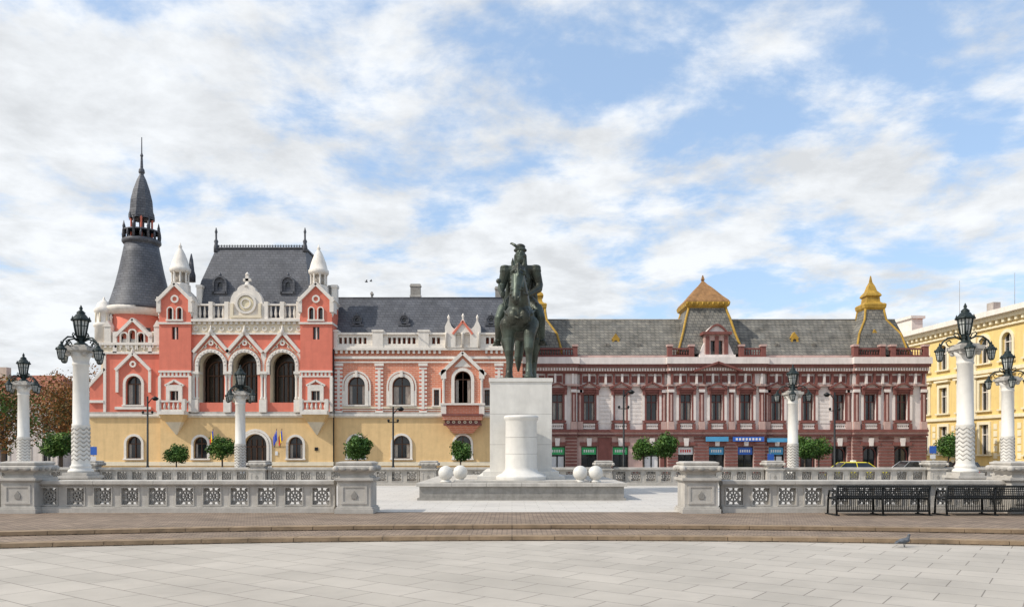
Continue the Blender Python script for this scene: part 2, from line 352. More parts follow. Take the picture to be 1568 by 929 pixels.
    for (a,b) in arches:
        c=(a+b)/2; T.ring(arch(a-5,b+5,535,574,14),arch(a,b,540,574,14),5,12,'white_trim'); T.ring(arch(a-8,b+8,532,570,14),arch(a-6,b+6,534,570,14),7,10,'salmon_brick')
        # carved voussoirs around the arch
        for i in range(13):
            t=pi*i/12; r=(b-a)/2+2.5; T.ball((c-r*math.cos(t),540+(b-a)/2-r*math.sin(t),12),(1.3,1.3,1),'white_trim',6,4)
        T.seg((c-27,540),(c+.4,509),4.6,7,13,'white_trim');T.seg((c-.4,509),(c+27,540),4.6,7,13,'white_trim')
        T.seg((c-20,541),(c+.2,519),1.5,7,10,'cream');T.seg((c-.2,519),(c+20,541),1.5,7,10,'cream')
        T.lathe(c,12,[(2,513),(3.4,508),(1.5,504),(.4,499)],'white_trim',seg=8); T.ring(circ(c,526,4,12),circ(c,526,2,12),7,11,'white_trim',True)
        for s in(-1,1): T.ring(circ(c+s*9,531.5,2.2,8),circ(c+s*9,531.5,1,8),7,10,'white_trim',True)
        W.poly(arch(a-2,b+2,538,632),-24,-22,'glass_loggia'); 
        W.ring(arch(a+2,b-2,550,630),arch(a+4,b-4,552,630),-21.9,-19,'brown_wood'); W.box(c-1,c+1,552,630,-21.8,-19.5,'brown_wood'); W.box(a+2,b-2,572,574,-21.8,-19.2,'brown_wood')
        for q in(-.5,.5): W.box(c+q*14-.6,c+q*14+.6,556,630,-21.8,-19.6,'brown_wood')
        balus(T,a,b,617,631,2,6,5.5,'white_trim')
    W.box(298,463,536,538,-24,-8,'cream')
    for x in(303,352.5,406.5,459):
        T.box(x-5.5,x+5.5,612,631,-6,14,'white_trim')
        for d in(-2.6,2.6): T.lathe(x+d,9,[(2.6,612),(2.8,609),(2,607),(1.8,580),(2.8,575),(3,573)],'white_trim',seg=8)
        T.box(x-6,x+6,569,573,-4,13,'white_trim'); T.box(x-4,x+4,541,569,-4,9.5,'white_trim')
    # parapet balustrade & crest
    for a,b in((298,354),(406,463)):
        balus(T,a,b,466,490,2,8,7,'white_trim')
        for k in range(3): x=a+4+(b-a-8)*k/2; T.box(x-3,x+3,463,490,0,10,'white_trim')
    cr=[(350,490),(350,468),(355,466),(357,456),(361,449)]+[(380-14*math.cos(pi*i/8),446-8*math.sin(pi*i/8)*1.2) for i in range(9)]+[(399,449),(403,456),(405,466),(410,468),(410,490)]
    T.poly(cr,-2,9,'white_trim',back=True)
    T.ring(circ(380,466,16),circ(380,466,12.5),8,12,'white_trim',True); T.poly(circ(380,466,11),8,10.5,'yellow_light'); T.ring(circ(380,466,8),circ(380,466,6),10,12,'white_trim',True)
    T.box(356,404,484,488,8,12,'cream'); 
    for d in(-21,21): T.box(380+d-2,380+d+2,466,484,8,12,'cream')
    T.box(377.5,382.5,423,437,1,6,'white_trim'); T.box(374,386,427,431,1,6,'white_trim'); T.lathe(380,3.5,[(2,423),(3.5,420.5),(.5,417)],'white_trim',seg=8); T.lathe(380,3.5,[(7,440),(4,435),(3,433)],'white_trim',seg=8)
    # main roof
    nb,nt_=-12,-46; a,vb=F.c(298,466,nb); b_=F.c(478,0,nb)[0]; ta,tv=F.c(331,380,nt_); tb=F.c(467,0,nt_)[0]
    R.frus((a,b_,-165,nb,vb+25),(a,b_,-165,nb,vb),'slate')
    m1=F.c(308,430,-24); m2=F.c(472,0,-24)
    R.frus((a,b_,-165,nb,vb),(m1[0],m2[0],-155,-24,m1[1]),'slate'); R.frus((m1[0],m2[0],-155,-24,m1[1]),(ta,tb,-140,nt_,tv),'slate')
    R.box(ta-2,tb+2,tv-2,tv+.5,-142,nt_+2,'slate')
    for k in range(34): x=ta+(tb-ta)*k/33; R.lathe(x,nt_,[(.9,tv-2),(.5,tv-6)],'dark_iron',seg=4)
    R.box(ta,tb,tv-5,tv-4.2,nt_-.4,nt_+.4,'dark_iron')
    for x in(ta,tb):
        R.lathe(x,nt_,[(4,tv+6),(4,tv-2),(3,tv-6),(2.6,tv-8),(3.6,tv-11),(1.6,tv-15),(1.5,tv-24),(2.4,tv-26),(.6,tv-33)],'slate',seg=8)
    q=F.c(293,388,-60); R.lathe(q[0],-60,[(7,q[1]+45),(7,q[1]+35),(5,q[1]+28),(3,q[1]+10),(.8,q[1])],'slate',seg=8)
    for x in(337,441):
        n2=-18; xx,yy=F.c(x,437,n2); 
        R.poly(arch(xx-9,xx+9,yy-13,yy+12,8),-45,n2,'slate',[arch(xx-4,xx+4,yy-6,yy+8,6)]); R.ring(arch(xx-11,xx+11,yy-15,yy+12,8),arch(xx-8.5,xx+8.5,yy-12.5,yy+12,8),-40,n2+3,'slate')
        R.box(xx-5,xx+5,yy-8,yy+9,n2-4,n2-3,'glass'); R.box(xx-12,xx+12,yy+10,yy+13,-40,n2+3,'slate')
        R.lathe(xx,n2,[(2,yy-14),(2.6,yy-17),(.5,yy-21)],'slate',seg=6)
    # ---- wing
    H=[]
    for a,b in((533,559),(601,629)):
        awin(W,T,H,a,b,576,619,0,tw=5,proud=2.5); c=(a+b)/2; T.box(c-2,c+2,567,577,1,4,'white_trim')
        T.ring(arch(a-9,b+9,567,600),arch(a-6.5,b+6.5,569.5,600),0,1.6,'white_trim'); T.box(a-9,a-5,598,621,0,2,'white_trim'); T.box(b+5,b+9,598,621,0,2,'white_trim')
    c=709; awin(W,T,H,c-12.5,c+12.5,568,617,6,tw=5,proud=2); Hb=[H.pop()]
    for x in(668.5,746): awin(W,T,H,x-4,x+4,596,620,0,tw=2.5,flat=True,cur=False)
    Wl.poly([(512,633),(512,534),(800,534),(800,633)],-28,0,'salmon_brick',H)
    Wl.poly([(678,634),(678,570),(c,543),(740,570),(740,634)],-3,6,'salmon_brick',Hb)
    for p,q in (((674,574),(c+.4,540)),((c-.4,540),(744,574))): T.seg(p,q,5,-2,11,'white_trim')
    T.poly([(696,562),(709,549),(722,562)],5,7.5,'white_trim'); 
    for x in(680,738): 
        T.box(x-4,x+4,566,580,0,11,'white_trim'); T.lathe(x,8,[(2.4,620),(2,616),(2,584),(3,580)],'white_trim',seg=8); T.box(x-4,x+4,620,634,0,11,'white_trim')
    T.box(675,743,617,620,0,12,'white_trim')
    for x in(519,581,648,764):
        for yy in range(562,630,6): T.box(x-6,x+6,yy,yy+3.2,0,2.8,'white_trim')
        T.box(x-5,x+5,560,632,0,2.2,'salmon'); T.box(x-7,x+7,556,560,0,4,'white_trim'); T.box(x-2,x+2,566,626,2,3.3,'white_trim')
    T.box(512,800,621.5,625,-1,2.4,'cream'); T.box(512,800,626.5,628,-1,1.5,'white_trim')
    T.box(512,800,545,549,-1,3,'white_trim');T.box(512,800,553,555,-1,2,'white_trim'); T.box(512,800,532,536,-6,6,'white_trim')
    for k in range(36): 
        x=514+k*7.9
        if not(676<x<742): T.box(x,x+3.4,536,541,-1,4.5,'white_trim')
    # attic parapet
    T.box(512,800,509,512,-14,4,'white_trim'); T.box(512,800,528,532,-14,4,'white_trim')
    Ha=[]
    x=519
    while x<796:
        if not any(a-2<x+3<b+2 for a,b in((568,590),(638,662),(676,742))): Ha.append(rect(x,x+4.8,516,526))
        x+=7.5
    Wl.poly([(512,528),(512,512),(800,512),(800,528)],-10,1,'white_trim',Ha); Wl.box(512.5,800,512.2,528,-22,-14,'salmon')
    for a,b in((512,518),(571,587),(641,657),(762,776)): T.box(a,b,508,532,-14,5,'white_trim'); T.box(a-1,b+1,505,508,-15,6,'white_trim')
    # gable dormer
    Hd=[arch(698,707,509,531,6),arch(711,720,509,531,6)]
    T.poly([(682,532),(682,500),(687,489),(692,500),(696,504),(703,498),(709,487),(715,498),(722,504),(726,500),(731,489),(736,500),(736,532)],-24,7,'white_trim',Hd,back=True)
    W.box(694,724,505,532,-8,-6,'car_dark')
    for p,q in(((694,512),(709.3,492)),((708.7,492),(724,512))): T.seg(p,q,3,5,9,'salmon')
    for x,y in((687,489),(709,487),(731,489)): T.lathe(x,0,[(1.6,y+2),(1.4,y-2),(2.2,y-4),(.3,y-8)],'white_trim',seg=6)
    for x in(684,709,734): T.lathe(x,8,[(1.8,532),(1.6,512),(2.4,510)],'white_trim',seg=8)
    # bay balcony
    T.box(680,739,636.5,643,3,26,'salmon_brick'); T.box(679,740,634,637,3,28,'maroon'); T.box(683,736,643,650,3,22,'maroon'); 
    T.box(681,738,648,651,3,23,'maroon'); T.frus((684,735,3,20,651),(695,724,3,8,663),'salmon_brick')
    for k in range(6): T.ring(circ(688+k*8.4,646,2.3,8),circ(688+k*8.4,646,1.2,8),21,23,'cream',True)
    # wing roof
    n2=-46; e=F.c(512,456,n2); e2=F.c(805,0,n2)[0]
    R.add([(505,512,-13),(820,512,-13),(F.c(820,0,n2)[0],e[1],n2),(F.c(505,0,n2)[0],e[1],n2),(505,512,-110),(820,512,-110)],[(0,1,2,3),(3,2,5,4),(0,3,4),(1,2,5)],'slate')
    R.tube([(e[0]-6,e[1]-.5,n2),(e2,e[1]-.5,n2)],1.2,'slate')
    for x in(547,619,752):
        n3=-22; xx,yy=F.c(x,489,n3); R.poly(circ(xx,yy,6.5,14),-45,n3,'slate',[circ(xx,yy,3.4,12)]); R.poly(circ(xx,yy,4,12),-30,n3-4,'glass'); R.ring(circ(xx,yy,8,14),circ(xx,yy,6.3,14),-40,n3+2,'slate',True); R.box(xx-10,xx+10,yy+6,yy+9,-34,n3+2,'slate'); R.lathe(xx,n3,[(2,yy-7),(2,yy-9),(.4,yy-13)],'slate',seg=6)
    for (x,w,yt,nn) in((636,8,434,-60),(507,5,436,-60),(569,1.2,446,-50),(763,5,438,-60)):
        xx,yy=F.c(x,yt,nn); R.box(xx-w,xx+w,yy,yy+50,nn-8,nn,'stone_dark'); R.box(xx-w-1,xx+w+1,yy+2,yy+4,nn-9,nn+1,'stone')
        if w>3: R.box(xx-w-1,xx+w+1,yy+18,yy+21,nn-9,nn+1,'stone')
    T.tube([(513,535,9),(513,725,9)],1,'dark_iron'); T.tube([(250.5,545,3),(250.5,630,3)],1,'white_trim')
    # flags, plaques
    for x,cl in((330,('flag_blue','flag_yellow','flag_red')),(426,('flag_blue','flag_blue','flag_blue')),(434,('flag_blue','flag_yellow','flag_red'))):
        W.tube([(x-3,684,8),(x+3,656,18)],.5,'brown_wood')
        for k,cm in enumerate(cl): W.add([(x+3-k*2.2,658+k*4,18-k),(x+1.2-k*2.2,661+k*4,17-k),(x+1.5-k*1.6,676+k*3.5,17.5),(x+4.2-k*2,673+k*3,18.5)],[(0,1,2,3)],cm)
    W.box(424,428,690,696,8,9,'sign_white'); W.box(356,361,688,694,8,9,'dark_iron'); W.box(484,489,684,689,8,9,'dark_iron')
    for nme,b in(('walls',Wl),('core',B),('trim',T),('windows',W),('roof',R)): b.done(nme,L,root)
palace()
# ============================================================ HOTEL
def hotel():
    F=fac(72); root=empty('hotel_building',(18,72,-.55)); L=root.location
    Wl=MB(F);T=MB(F);W=MB(F);R=MB(F);B=MB(F); GB=728
    B.box(780,1417,556,GB,-190,-26,'pink_plaster')
    secs=[(776,883,6),(883,1021,0),(1021,1169,6),(1169,1303,0),(1303,1415,6)]
    wins=[(805,'a'),(853,'a'),(902,'t'),(950,'t'),(998,'t'),(1049,'a'),(1096,'a'),(1140,'a'),(1189,'t'),(1237,'t'),(1285,'t'),(1330,'a'),(1378,'a')]
    for (a,b,n) in secs:
        H=[]; 
        for x,k in wins:
            if a<x<b:
                awin(W,T,H,x-8.5,x+8.5,603,643,n,tw=3,tm='maroon',flat=True,fm='maroon_dark',sill=False,gl='glass')
                if x==950: W.box(x-8,x+8,604,642,n-5.9,n-3.5,'pale_plaster')
                T.box(x-13,x+13,643,647,n-1,n+4,'maroon'); T.box(x-13.5,x+13.5,596.5,600,n-1,n+4,'maroon')
                for sx in(-1,1):
                    T.box(x+sx*13-1.8,x+sx*13+1.8,600,643,n-1,n+2.2,'pale_plaster'); T.box(x+sx*12.5-2,x+sx*12.5+2,590,604,n,n+5,'maroon')
                if k=='t':
                    T.seg((x-17,594),(x+.3,585),2.6,n,n+7,'maroon'); T.seg((x-.3,585),(x+17,594),2.6,n,n+7,'maroon'); T.box(x-16,x+16,593.5,596.3,n,n+6,'maroon')
                    T.poly([(x-13,593),(x,586),(x+13,593)],n,n+3,'pale_plaster')
                else:
                    o=[(x-15+30*i/10,595-9*math.sin(pi*i/10)) for i in range(11)]; i_=[(x-13+26*i/10,595-6.3*math.sin(pi*i/10)) for i in range(11)]
                    T.ring(o,i_,n,n+7,'maroon'); T.box(x-15,x+15,593.5,596.3,n,n+6,'maroon'); T.poly(i_,n,n+3,'pale_plaster')
                balus(T,x-9,x+9,648,656,n+1,n+3,3,'pale_plaster'); T.box(x-14,x-9.5,648,657,n,n+4,'maroon');T.box(x+9.5,x+14,648,657,n,n+4,'maroon')
        Wl.poly([(a,658),(a,590),(b,590),(b,658)],-26,n,'pale_plaster' ,H)
        ws=[x for x,k in wins if a<x<b]
        ps=[a+5,b-5]
        if n>0: ps+= [(ws[i]+ws[i+1])/2 for i in range(len(ws)-1)]
        for p in ps:
            w=3.3
            T.box(p-w,p+w,600,648,n-1,n+3,'maroon'); T.box(p-1.2,p+1.2,604,644,n+3,n+3.6,'pink_plaster'); T.box(p-w-1.2,p+w+1.2,596,600.5,n-1,n+5,'pale_plaster'); T.box(p-w-1,p+w+1,592,596,n-1,n+4,'maroon')
            T.box(p-w-1.2,p+w+1.2,645,657,n-1,n+4.6,'pink_plaster')
        if n==0:
            for k in range(len(ws)-1):
                m=(ws[k]+ws[k+1])/2
                for yy in range(600,646,6): T.box(m-9,m+9,yy,yy+5.2,n-1,n+.8,'pale_plaster')
        # bands
        T.box(a-1,b+1,657,661,-4,n+6,'maroon'); T.box(a,b,661,664,-4,n+4,'pink_plaster'); T.box(a-1,b+1,664,667,-4,n+5,'maroon_dark')
        T.box(a,b,588,591,-4,n+5,'pink_plaster'); T.box(a,b,572,588,-20,n+1,'pale_plaster'); T.box(a-1,b+1,568.5,572,-20,n+4,'maroon')
        T.box(a-1,b+1,562,568.5,-20,n+7,'pink_plaster');T.box(a-2,b+2,558,562,-22,n+11,'maroon'); T.box(a-3,b+3,548,558,-22,n+13,'pale_plaster')
        k=int((b-a)/12); w=(b-a)/k
        for i in range(k):
            x=a+w*(i+.5)
            T.box(x-1.6,x+1.6,572.4,588,n,n+6,'pale_plaster' if i%2 else 'maroon')
            if i%2==0 and x+w*2-3<b-3: T.box(x+3,x+w*2-3,575,585,n,n+2,'maroon')
        k=int((b-a)/4)
        for i in range(k): x=a+(b-a)*(i+.5)/k; T.box(x-.9,x+.9,564,568,n+6,n+9.5,'pale_plaster')
        # ground floor
        Hg=[]
        for j,(x,k) in enumerate([w_ for w_ in wins if a<w_[0]<b]):
            o=rect(x-12,x+12,682,727); Hg.append(o); W.box(x-14,x+14,680,GB,n-8,n-7,'glass')
            W.box(x-12,x+12,681,683.5,n-7,n-3,'maroon_dark'); W.box(x-1,x+1,683,728,n-7,n-5,'dark_iron'); W.box(x-12,x-10.6,683,728,n-7,n-4,'dark_iron');W.box(x+10.6,x+12,683,728,n-7,n-4,'dark_iron')
            sg={853:'sign_green',902:'sign_green',950:'sign_green',1049:'sign_white',998:'sign_green',1096:'sign_cyan',1140:'sign_blue',1189:'sign_cyan'}.get(x)
            if sg: 
                W.box(x-11,x+11,684,695,n-5,n-3,sg)
                for q in range(5): W.box(x-8+q*3.4,x-6+q*3.4,687.5,691.5,n-3,n-2.7,'sign_white' if sg!='sign_white' else 'sign_red')
            if x in(853,998,1189): W.box(x-10,x+10,698,716,n-6.5,n-6,'sign_white')
            if x in(1330,1378,1285,1237): W.ring(arch(x-10,x+10,684,727),arch(x-8.8,x+8.8,685.2,727),n-6.8,n-4,'maroon_dark')
        Wl.poly([(a,GB),(a,666),(b,666),(b,GB)],-26,n,'pink_plaster',Hg)
        gx=[a]+[x for x,k in wins if a<x<b]+[b]
        for i in range(len(gx)-1):
            l=gx[i]+(12.5 if i else 0); r=gx[i+1]-(12.5 if i<len(gx)-2 else 0)
            if r-l<3: continue
            for yy in range(669,727,5):
                if n>0 or a>1160 : T.box(l,r,yy,yy+2.9,n-1,n+1.6,'maroon')
            if n==0 and a<1100: T.box(l+.5,r-.5,669,727,n-1,n+1,'maroon' if i%2 else 'pink_plaster'); 
            T.box(l,r,719,GB,n,n+3,'maroon_dark')
        for x,k in wins:
            if a<x<b: T.box(x-14,x+14,676,681,n-1,n+3,'maroon'); T.poly([(x-3,682),(x-4,670),(x+4,670),(x+3,682)],n,n+4,'pale_plaster')
    W.box(1078,1112,668,675,11,13,'sign_cyan'); W.box(1119,1166,668,675,11,13,'sign_blue'); W.box(1172,1206,670,676,7,9,'sign_cyan')
    for q in range(8): W.box(1123+q*5,1126+q*5,670,673.4,13,13.3,'sign_white')
    for a,b in((776,883),(1021,1060),(1130,1169),(1303,1350),(1360,1416)):
        T.box(a,b,545,548,-8,14,'maroon'); balus(T,a+4,b-4,533,546,4,8,4,'maroon')
        for x in(a+3,b-3): T.box(x-3.5,x+3.5,530,548,2,11,'maroon'); T.box(x-4.5,x+4.5,528,531,1,12,'pink_plaster')
    T.box(883,1021,544,548,-10,6,'pink_plaster');T.box(1169,1303,544,548,-10,6,'pink_plaster')
    # roof
    n2=-52; _,rv=F.c(0,489,n2); A=F.c(800,0,n2)[0]; Bx=F.c(1370,0,n2)[0]
    R.add([(785,546,-8),(1405,546,-8),(Bx,rv,n2),(A,rv,n2),(785,546,-120),(1405,546,-120)],[(0,1,2,3),(3,2,5,4),(0,3,4),(1,2,5)],'slate_old')
    R.tube([(A,rv,n2),(Bx,rv,n2)],1.3,'stone_dark')
    def tower(x,hw,htop,ypk,wide):
        n=-hw+4; cx=F.c(x,0,n)[0]; Y=lambda q:F.c(0,q,n)[1]
        pr=[(hw,547),(hw*.93,535),(hw*.80,515),(htop*1.0,492),(htop*.88,480),(htop*.84,474)]
        R.lathe(cx,n,[(r,Y(v)) for r,v in pr],'slate_old',sq=True)
        for sx in(-1,1):
            for sn in(-1,1): R.tube([(cx+sx*r,Y(v),n+sn*r) for r,v in pr],2.0 if wide else 1.8,'gold_paint')
        R.lathe(cx,n,[(htop*.86,Y(476)),(htop*.98,Y(473)),(htop*1.02,Y(468)),(htop*.92,Y(466))],'gold_paint',sq=True)
        if wide:
            R.lathe(cx,n,[(htop*1.0,Y(467)),(htop*.95,Y(464)),(htop*.74,Y(457)),(htop*.54,Y(449)),(htop*.36,Y(442)),(htop*.18,Y(436)),(1.5,Y(430)),(2.6,Y(428)),(.6,Y(421))],'copper_tile',sq=True)
            for k in range(9): R.ball((cx-htop*.95+htop*1.9*k/8,Y(470),n+htop*1.02),(1.8,2.6,1.3),'gold_paint',8,5)
        else:
            R.lathe(cx,n,[(htop*.86,Y(467)),(htop*.62,Y(463)),(htop*.58,Y(456)),(htop*.72,Y(454)),(htop*.66,Y(451)),(htop*.42,Y(446)),(htop*.28,Y(438)),(htop*.12,Y(432)),(1.8,Y(430)),(.6,Y(422))],'gold_paint',sq=True)
    tower(1076,50,34,422,True); tower(1333,40,17,424,False); tower(820,40,17,424,False)
    for x,y in((943,523),(1217,521),(1340,517),(828,517)):
        n3=-26; xx,yy=F.c(x,y,n3) if x not in(1340,828) else F.c(x,y,-4); n3=n3 if x not in(1340,828) else -4
        R.poly(circ(xx,yy,6,12),-50,n3,'gold_paint',[circ(xx,yy,3,10)]); R.poly(circ(xx,yy,4,10),-45,n3-3,'car_dark'); R.box(xx-8,xx+8,yy+6,yy+9,-40,n3+1,'gold_paint'); R.poly([(xx-7,yy-4),(xx,yy-14),(xx+7,yy-4)],-46,n3-1,'gold_paint')
    for x in (930,978,1189,1245): xx,yy=F.c(x,528,-25); R.box(xx-3,xx+3,yy-2,yy+4,-40,-20,'slate_old')
    # central dormer
    c=1095; T.poly(rect(c-18,c+18,512,548),-20,9,'pink_plaster',[rect(c-9,c-2,522,543),rect(c+2,c+9,522,543)]); W.box(c-12,c+12,518,546,2,3,'glass')
    for x in(c-14,c,c+14): T.box(x-2.6,x+2.6,515,545,9,11,'maroon')
    T.box(c-22,c+22,509,513,-18,14,'maroon'); o=[(c-16+32*i/10,509-12*math.sin(pi*i/10)) for i in range(11)]; T.poly(o,-18,10,'pale_plaster'); T.ring(o,[(c-13+26*i/10,509-9*math.sin(pi*i/10)) for i in range(11)],8,13,'maroon')
    T.box(c-27,c+27,544,549,-18,16,'pale_plaster'); T.seg((c-36,569),(c+.5,556),3,8,21,'maroon');T.seg((c-.5,556),(c+36,569),3,8,21,'maroon')
    for sx in(-1,1): T.poly([(c+sx*18,545),(c+sx*18,525),(c+sx*22,533),(c+sx*27,545)],-10,8,'pale_plaster')
    for nme,b in(('walls',Wl),('core',B),('trim',T),('windows',W),('roof',R)): b.done(nme,L,root)
hotel()
# ============================================================ YELLOW BUILDING
def yellow():
    P0=Vector((44.6,94)); P1=Vector((49.5,44)); d=(P1-P0).normalized()
    nr=Vector((d.y,-d.x)); 
    if nr.x>0: nr=-nr
    def f(u,v,n): p=P0+d*u+nr*n; return (p.x,p.y,v)
    f.s=1
    root=empty('yellow_townhouse',(47,70,-.55)); L=root.location
    Wl=MB(f);T=MB(f);W=MB(f);R=MB(f)
    LEN=50; H=[]
    x=1.8
    while x<LEN-2:
        for (a,b,fl) in((1.4,4.3,True),(5.7,8.4,True),(10.3,12.9,False)):
            A=rect(x-.65,x+.65,b,a) if fl else arch(x-.65,x+.65,b,a,8,up=True)
            H.append(A)
            A2=rect(x-.95,x+.95,b+.3,a) if fl else arch(x-.95,x+.95,b+.3,a,8,up=True)
            T.ring(A2,A,0,.1,'yellow_light'); T.box(x-1.1,x+1.1,a-.15,a,0,.25,'yellow_light')
            W.box(x-.7,x+.7,a,b,-.4,-.35,'glass'); W.box(x-.04,x+.04,a,b,-.34,-.25,'white_trim'); W.box(x-.65,x+.65,a+(b-a)*.65,a+(b-a)*.65+.08,-.34,-.24,'white_trim'); W.box(x-.65,x-.57,a,b,-.34,-.23,'white_trim'); W.box(x+.57,x+.65,a,b,-.34,-.23,'white_trim')
            if fl and a>5: T.box(x-1.15,x+1.15,b+.55,b+.75,0,.35,'yellow_light')
        x+=3.1
    Wl.poly([(0,-.6),(0,14.2),(LEN,14.2),(LEN,-.6)],-1,0,'yellow_wall',H)
    Wl.box(.1,LEN-.1,-.6,14,-16,-1,'yellow_wall')
    for v,h,n in((4.9,.3,.2),(9.3,.35,.25),(13.5,.2,.2)): T.box(-.1,LEN+.1,v,v+h,-.5,n,'yellow_light')
    T.box(-.3,LEN+.3,14.2,14.6,-.5,.5,'yellow_light'); T.box(-.5,LEN+.5,14.6,15.1,-.6,.95,'white_trim')
    for k in range(60): T.box(k*.83+.2,k*.83+.5,13.85,14.2,0,.4,'yellow_light')
    for v in(.3,1.0,1.7,2.4,3.1,3.8): 
        for k in range(16): T.box(3.1*k+.02,3.1*k+.48,v,v+.55,0,.06,'yellow_light') if k else None
    T.box(0,LEN,-.6,.25,0,.12,'stone')
    for u in(.2,15.5,31,46): T.box(u,u+.8,4.9,14.2,0,.18,'yellow_light')
    R.add([(-.3,15.1,.6),(LEN,15.1,.6),(LEN,16.8,-7),(2,16.8,-7),(-.3,15.1,-16),(LEN,15.1,-16)],[(0,1,2,3),(3,2,5,4),(0,3,4),(1,2,5)],'roof_red')
    R.box(12,13,15.6,17.2,-5,-4.2,'stone')
    T.box(0,6,15.1,16.6,-1,.3,'white_trim'); T.box(-.2,6.2,16.6,16.9,-1.2,.5,'white_trim')
    R.tube([(8,16,-4),(8,20.5,-4)],.02,'stone_dark'); R.tube([(15,16,-5),(15,19.8,-5)],.02,'stone_dark')
    for nme,b in(('walls',Wl),('trim',T),('windows',W),('roof',R)): b.done(nme,L,root)
yellow()
# ============================================================ background houses at left
def house(x0,x1,y,h,rh,wm,nw):
    M=MB(world(0,y,-.55)); W=MB(world(0,y,-.55)); root=empty('town_house',((x0+x1)/2,y,-.55)); L=root.location
    H=[]; w=(x1-x0)/nw
    for i in range(nw):
        for z in([1,h/2+.6] if h>5 else [1]):
            c=x0+w*(i+.5); H.append(rect(c-.55,c+.55,z+1.9,z)); W.box(c-.6,c+.6,z,z+1.9,-.3,-.25,'glass'); W.box(c-.04,c+.04,z,z+1.9,-.24,-.2,'white_trim'); W.ring(rect(c-.8,c+.8,z+2.15,z),rect(c-.55,c+.55,z+1.9,z),0,.08,'white_trim')
    M.poly([(x0,0),(x0,h),(x1,h),(x1,0)],-1,0,wm,H); M.box(x0+.05,x1-.05,0,h-.05,-10,-1,wm)
    W.box(x0-.2,x1+.2,h-.2,h+.15,-.5,.5,'white_trim')
    R=MB(world(0,y,-.55)); R.add([(x0-.3,h+.15,.5),(x1+.3,h+.15,.5),(x1-2,h+rh,-5),(x0+2,h+rh,-5),(x0-.3,h+.15,-10.5),(x1+.3,h+.15,-10.5)],[(0,1,2,3),(3,2,5,4),(0,3,4),(1,2,5)],'roof_red')
    c=(x0+x1)/2+1; R.box(c,c+.9,h+rh*.4,h+rh+1,-5,-4,'house_wall')
    R.box(c-5,c-4.3,h+rh*.3,h+rh+.6,-4,-3.2,'house_wall')
    M.done('walls',L,root);W.done('windows',L,root);R.done('roof',L,root)
house(-80,-58,100,8.2,4.2,'pale_plaster',8); house(-57.7,-40,104,7.2,3.6,'house_wall',6); house(-104,-81,95,9,4,'cream',8)
# ============================================================ GROUND
def edge(x,y0):
    R=45; xc=1.0; t=max(-40,min(40,x-xc)); return y0-R+math.sqrt(R*R-t*t)
def ground():
    xs=[-3000,-200]+[-60+i*1.0 for i in range(121)]+[200,3000]
    def slab(y0,ztop,zbot,m,back):
        M=MB(world()); k=len(xs); P=[];F=[]
        for x in xs:
            e=edge(x,y0); P+=[(x,ztop,-e),(x,zbot,-e)]+[(x,z,-y) for y,z in back]
        r=2+len(back)
        for i in range(k-1):
            a=i*r;b=(i+1)*r
            F.append((a,b,b+1,a+1)); F.append((a,b,b+2,a+2))
            for j in range(len(back)-1): F.append((a+2+j,b+2+j,b+3+j,a+3+j))
        M.add(P,F,m); return M
    slab(18.05,0,-.18,'cobble',[(42,0),(50,-.55),(60,-.55)]).done('cobbled_pavement')
    slab(16.5,-.09,-.18,'cobble',[(20,-.09)]).done('plaza_step')
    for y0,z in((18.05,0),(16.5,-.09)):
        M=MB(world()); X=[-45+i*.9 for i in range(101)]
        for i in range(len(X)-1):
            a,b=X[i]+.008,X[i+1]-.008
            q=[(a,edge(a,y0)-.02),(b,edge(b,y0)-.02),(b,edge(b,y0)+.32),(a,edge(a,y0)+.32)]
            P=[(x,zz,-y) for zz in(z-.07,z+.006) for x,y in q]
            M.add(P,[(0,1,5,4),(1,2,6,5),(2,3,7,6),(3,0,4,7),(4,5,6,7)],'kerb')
            # dark strip standing in for the shade under the nosing
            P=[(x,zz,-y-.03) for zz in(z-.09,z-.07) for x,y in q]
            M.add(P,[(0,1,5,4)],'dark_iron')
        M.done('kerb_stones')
    M=MB(world()); M.box(-3000,3000,-.3,-.18,-17,3000,'plaza_pave'); M.done('plaza_ground')
    M=MB(world()); M.add([(-3000,-.554,-59),(3000,-.554,-59),(3000,-.554,-4000),(-3000,-.554,-4000)],[(0,1,2,3)],'sidewalk'); M.done('ground')
    M=MB(world()); M.add([(-26,.004,-21.9),(26,.004,-21.9),(26,.004,-38.9),(-26,.004,-38.9)],[(0,1,2,3)],'terrace_pave'); M.done('terrace_paving')
    M=MB(world()); M.add([(-300,-.546,-52),(43,-.546,-52),(43,-.546,-61),(-300,-.546,-61)],[(0,1,2,3)],'asphalt')
    for i in range(40): M.add([(-80+i*3,-.542,-56.4),(-78.5+i*3,-.542,-56.4),(-78.5+i*3,-.542,-56.55),(-80+i*3,-.542,-56.55)],[(0,1,2,3)],'road_paint')
    M.done('road')
    M=MB(world()); M.box(-60,43,-.55,-.43,-75,-61.2,'sidewalk'); M.box(-60,43,-.55,-.425,-61.2,-61.0,'kerb'); M.done('sidewalk')
ground()
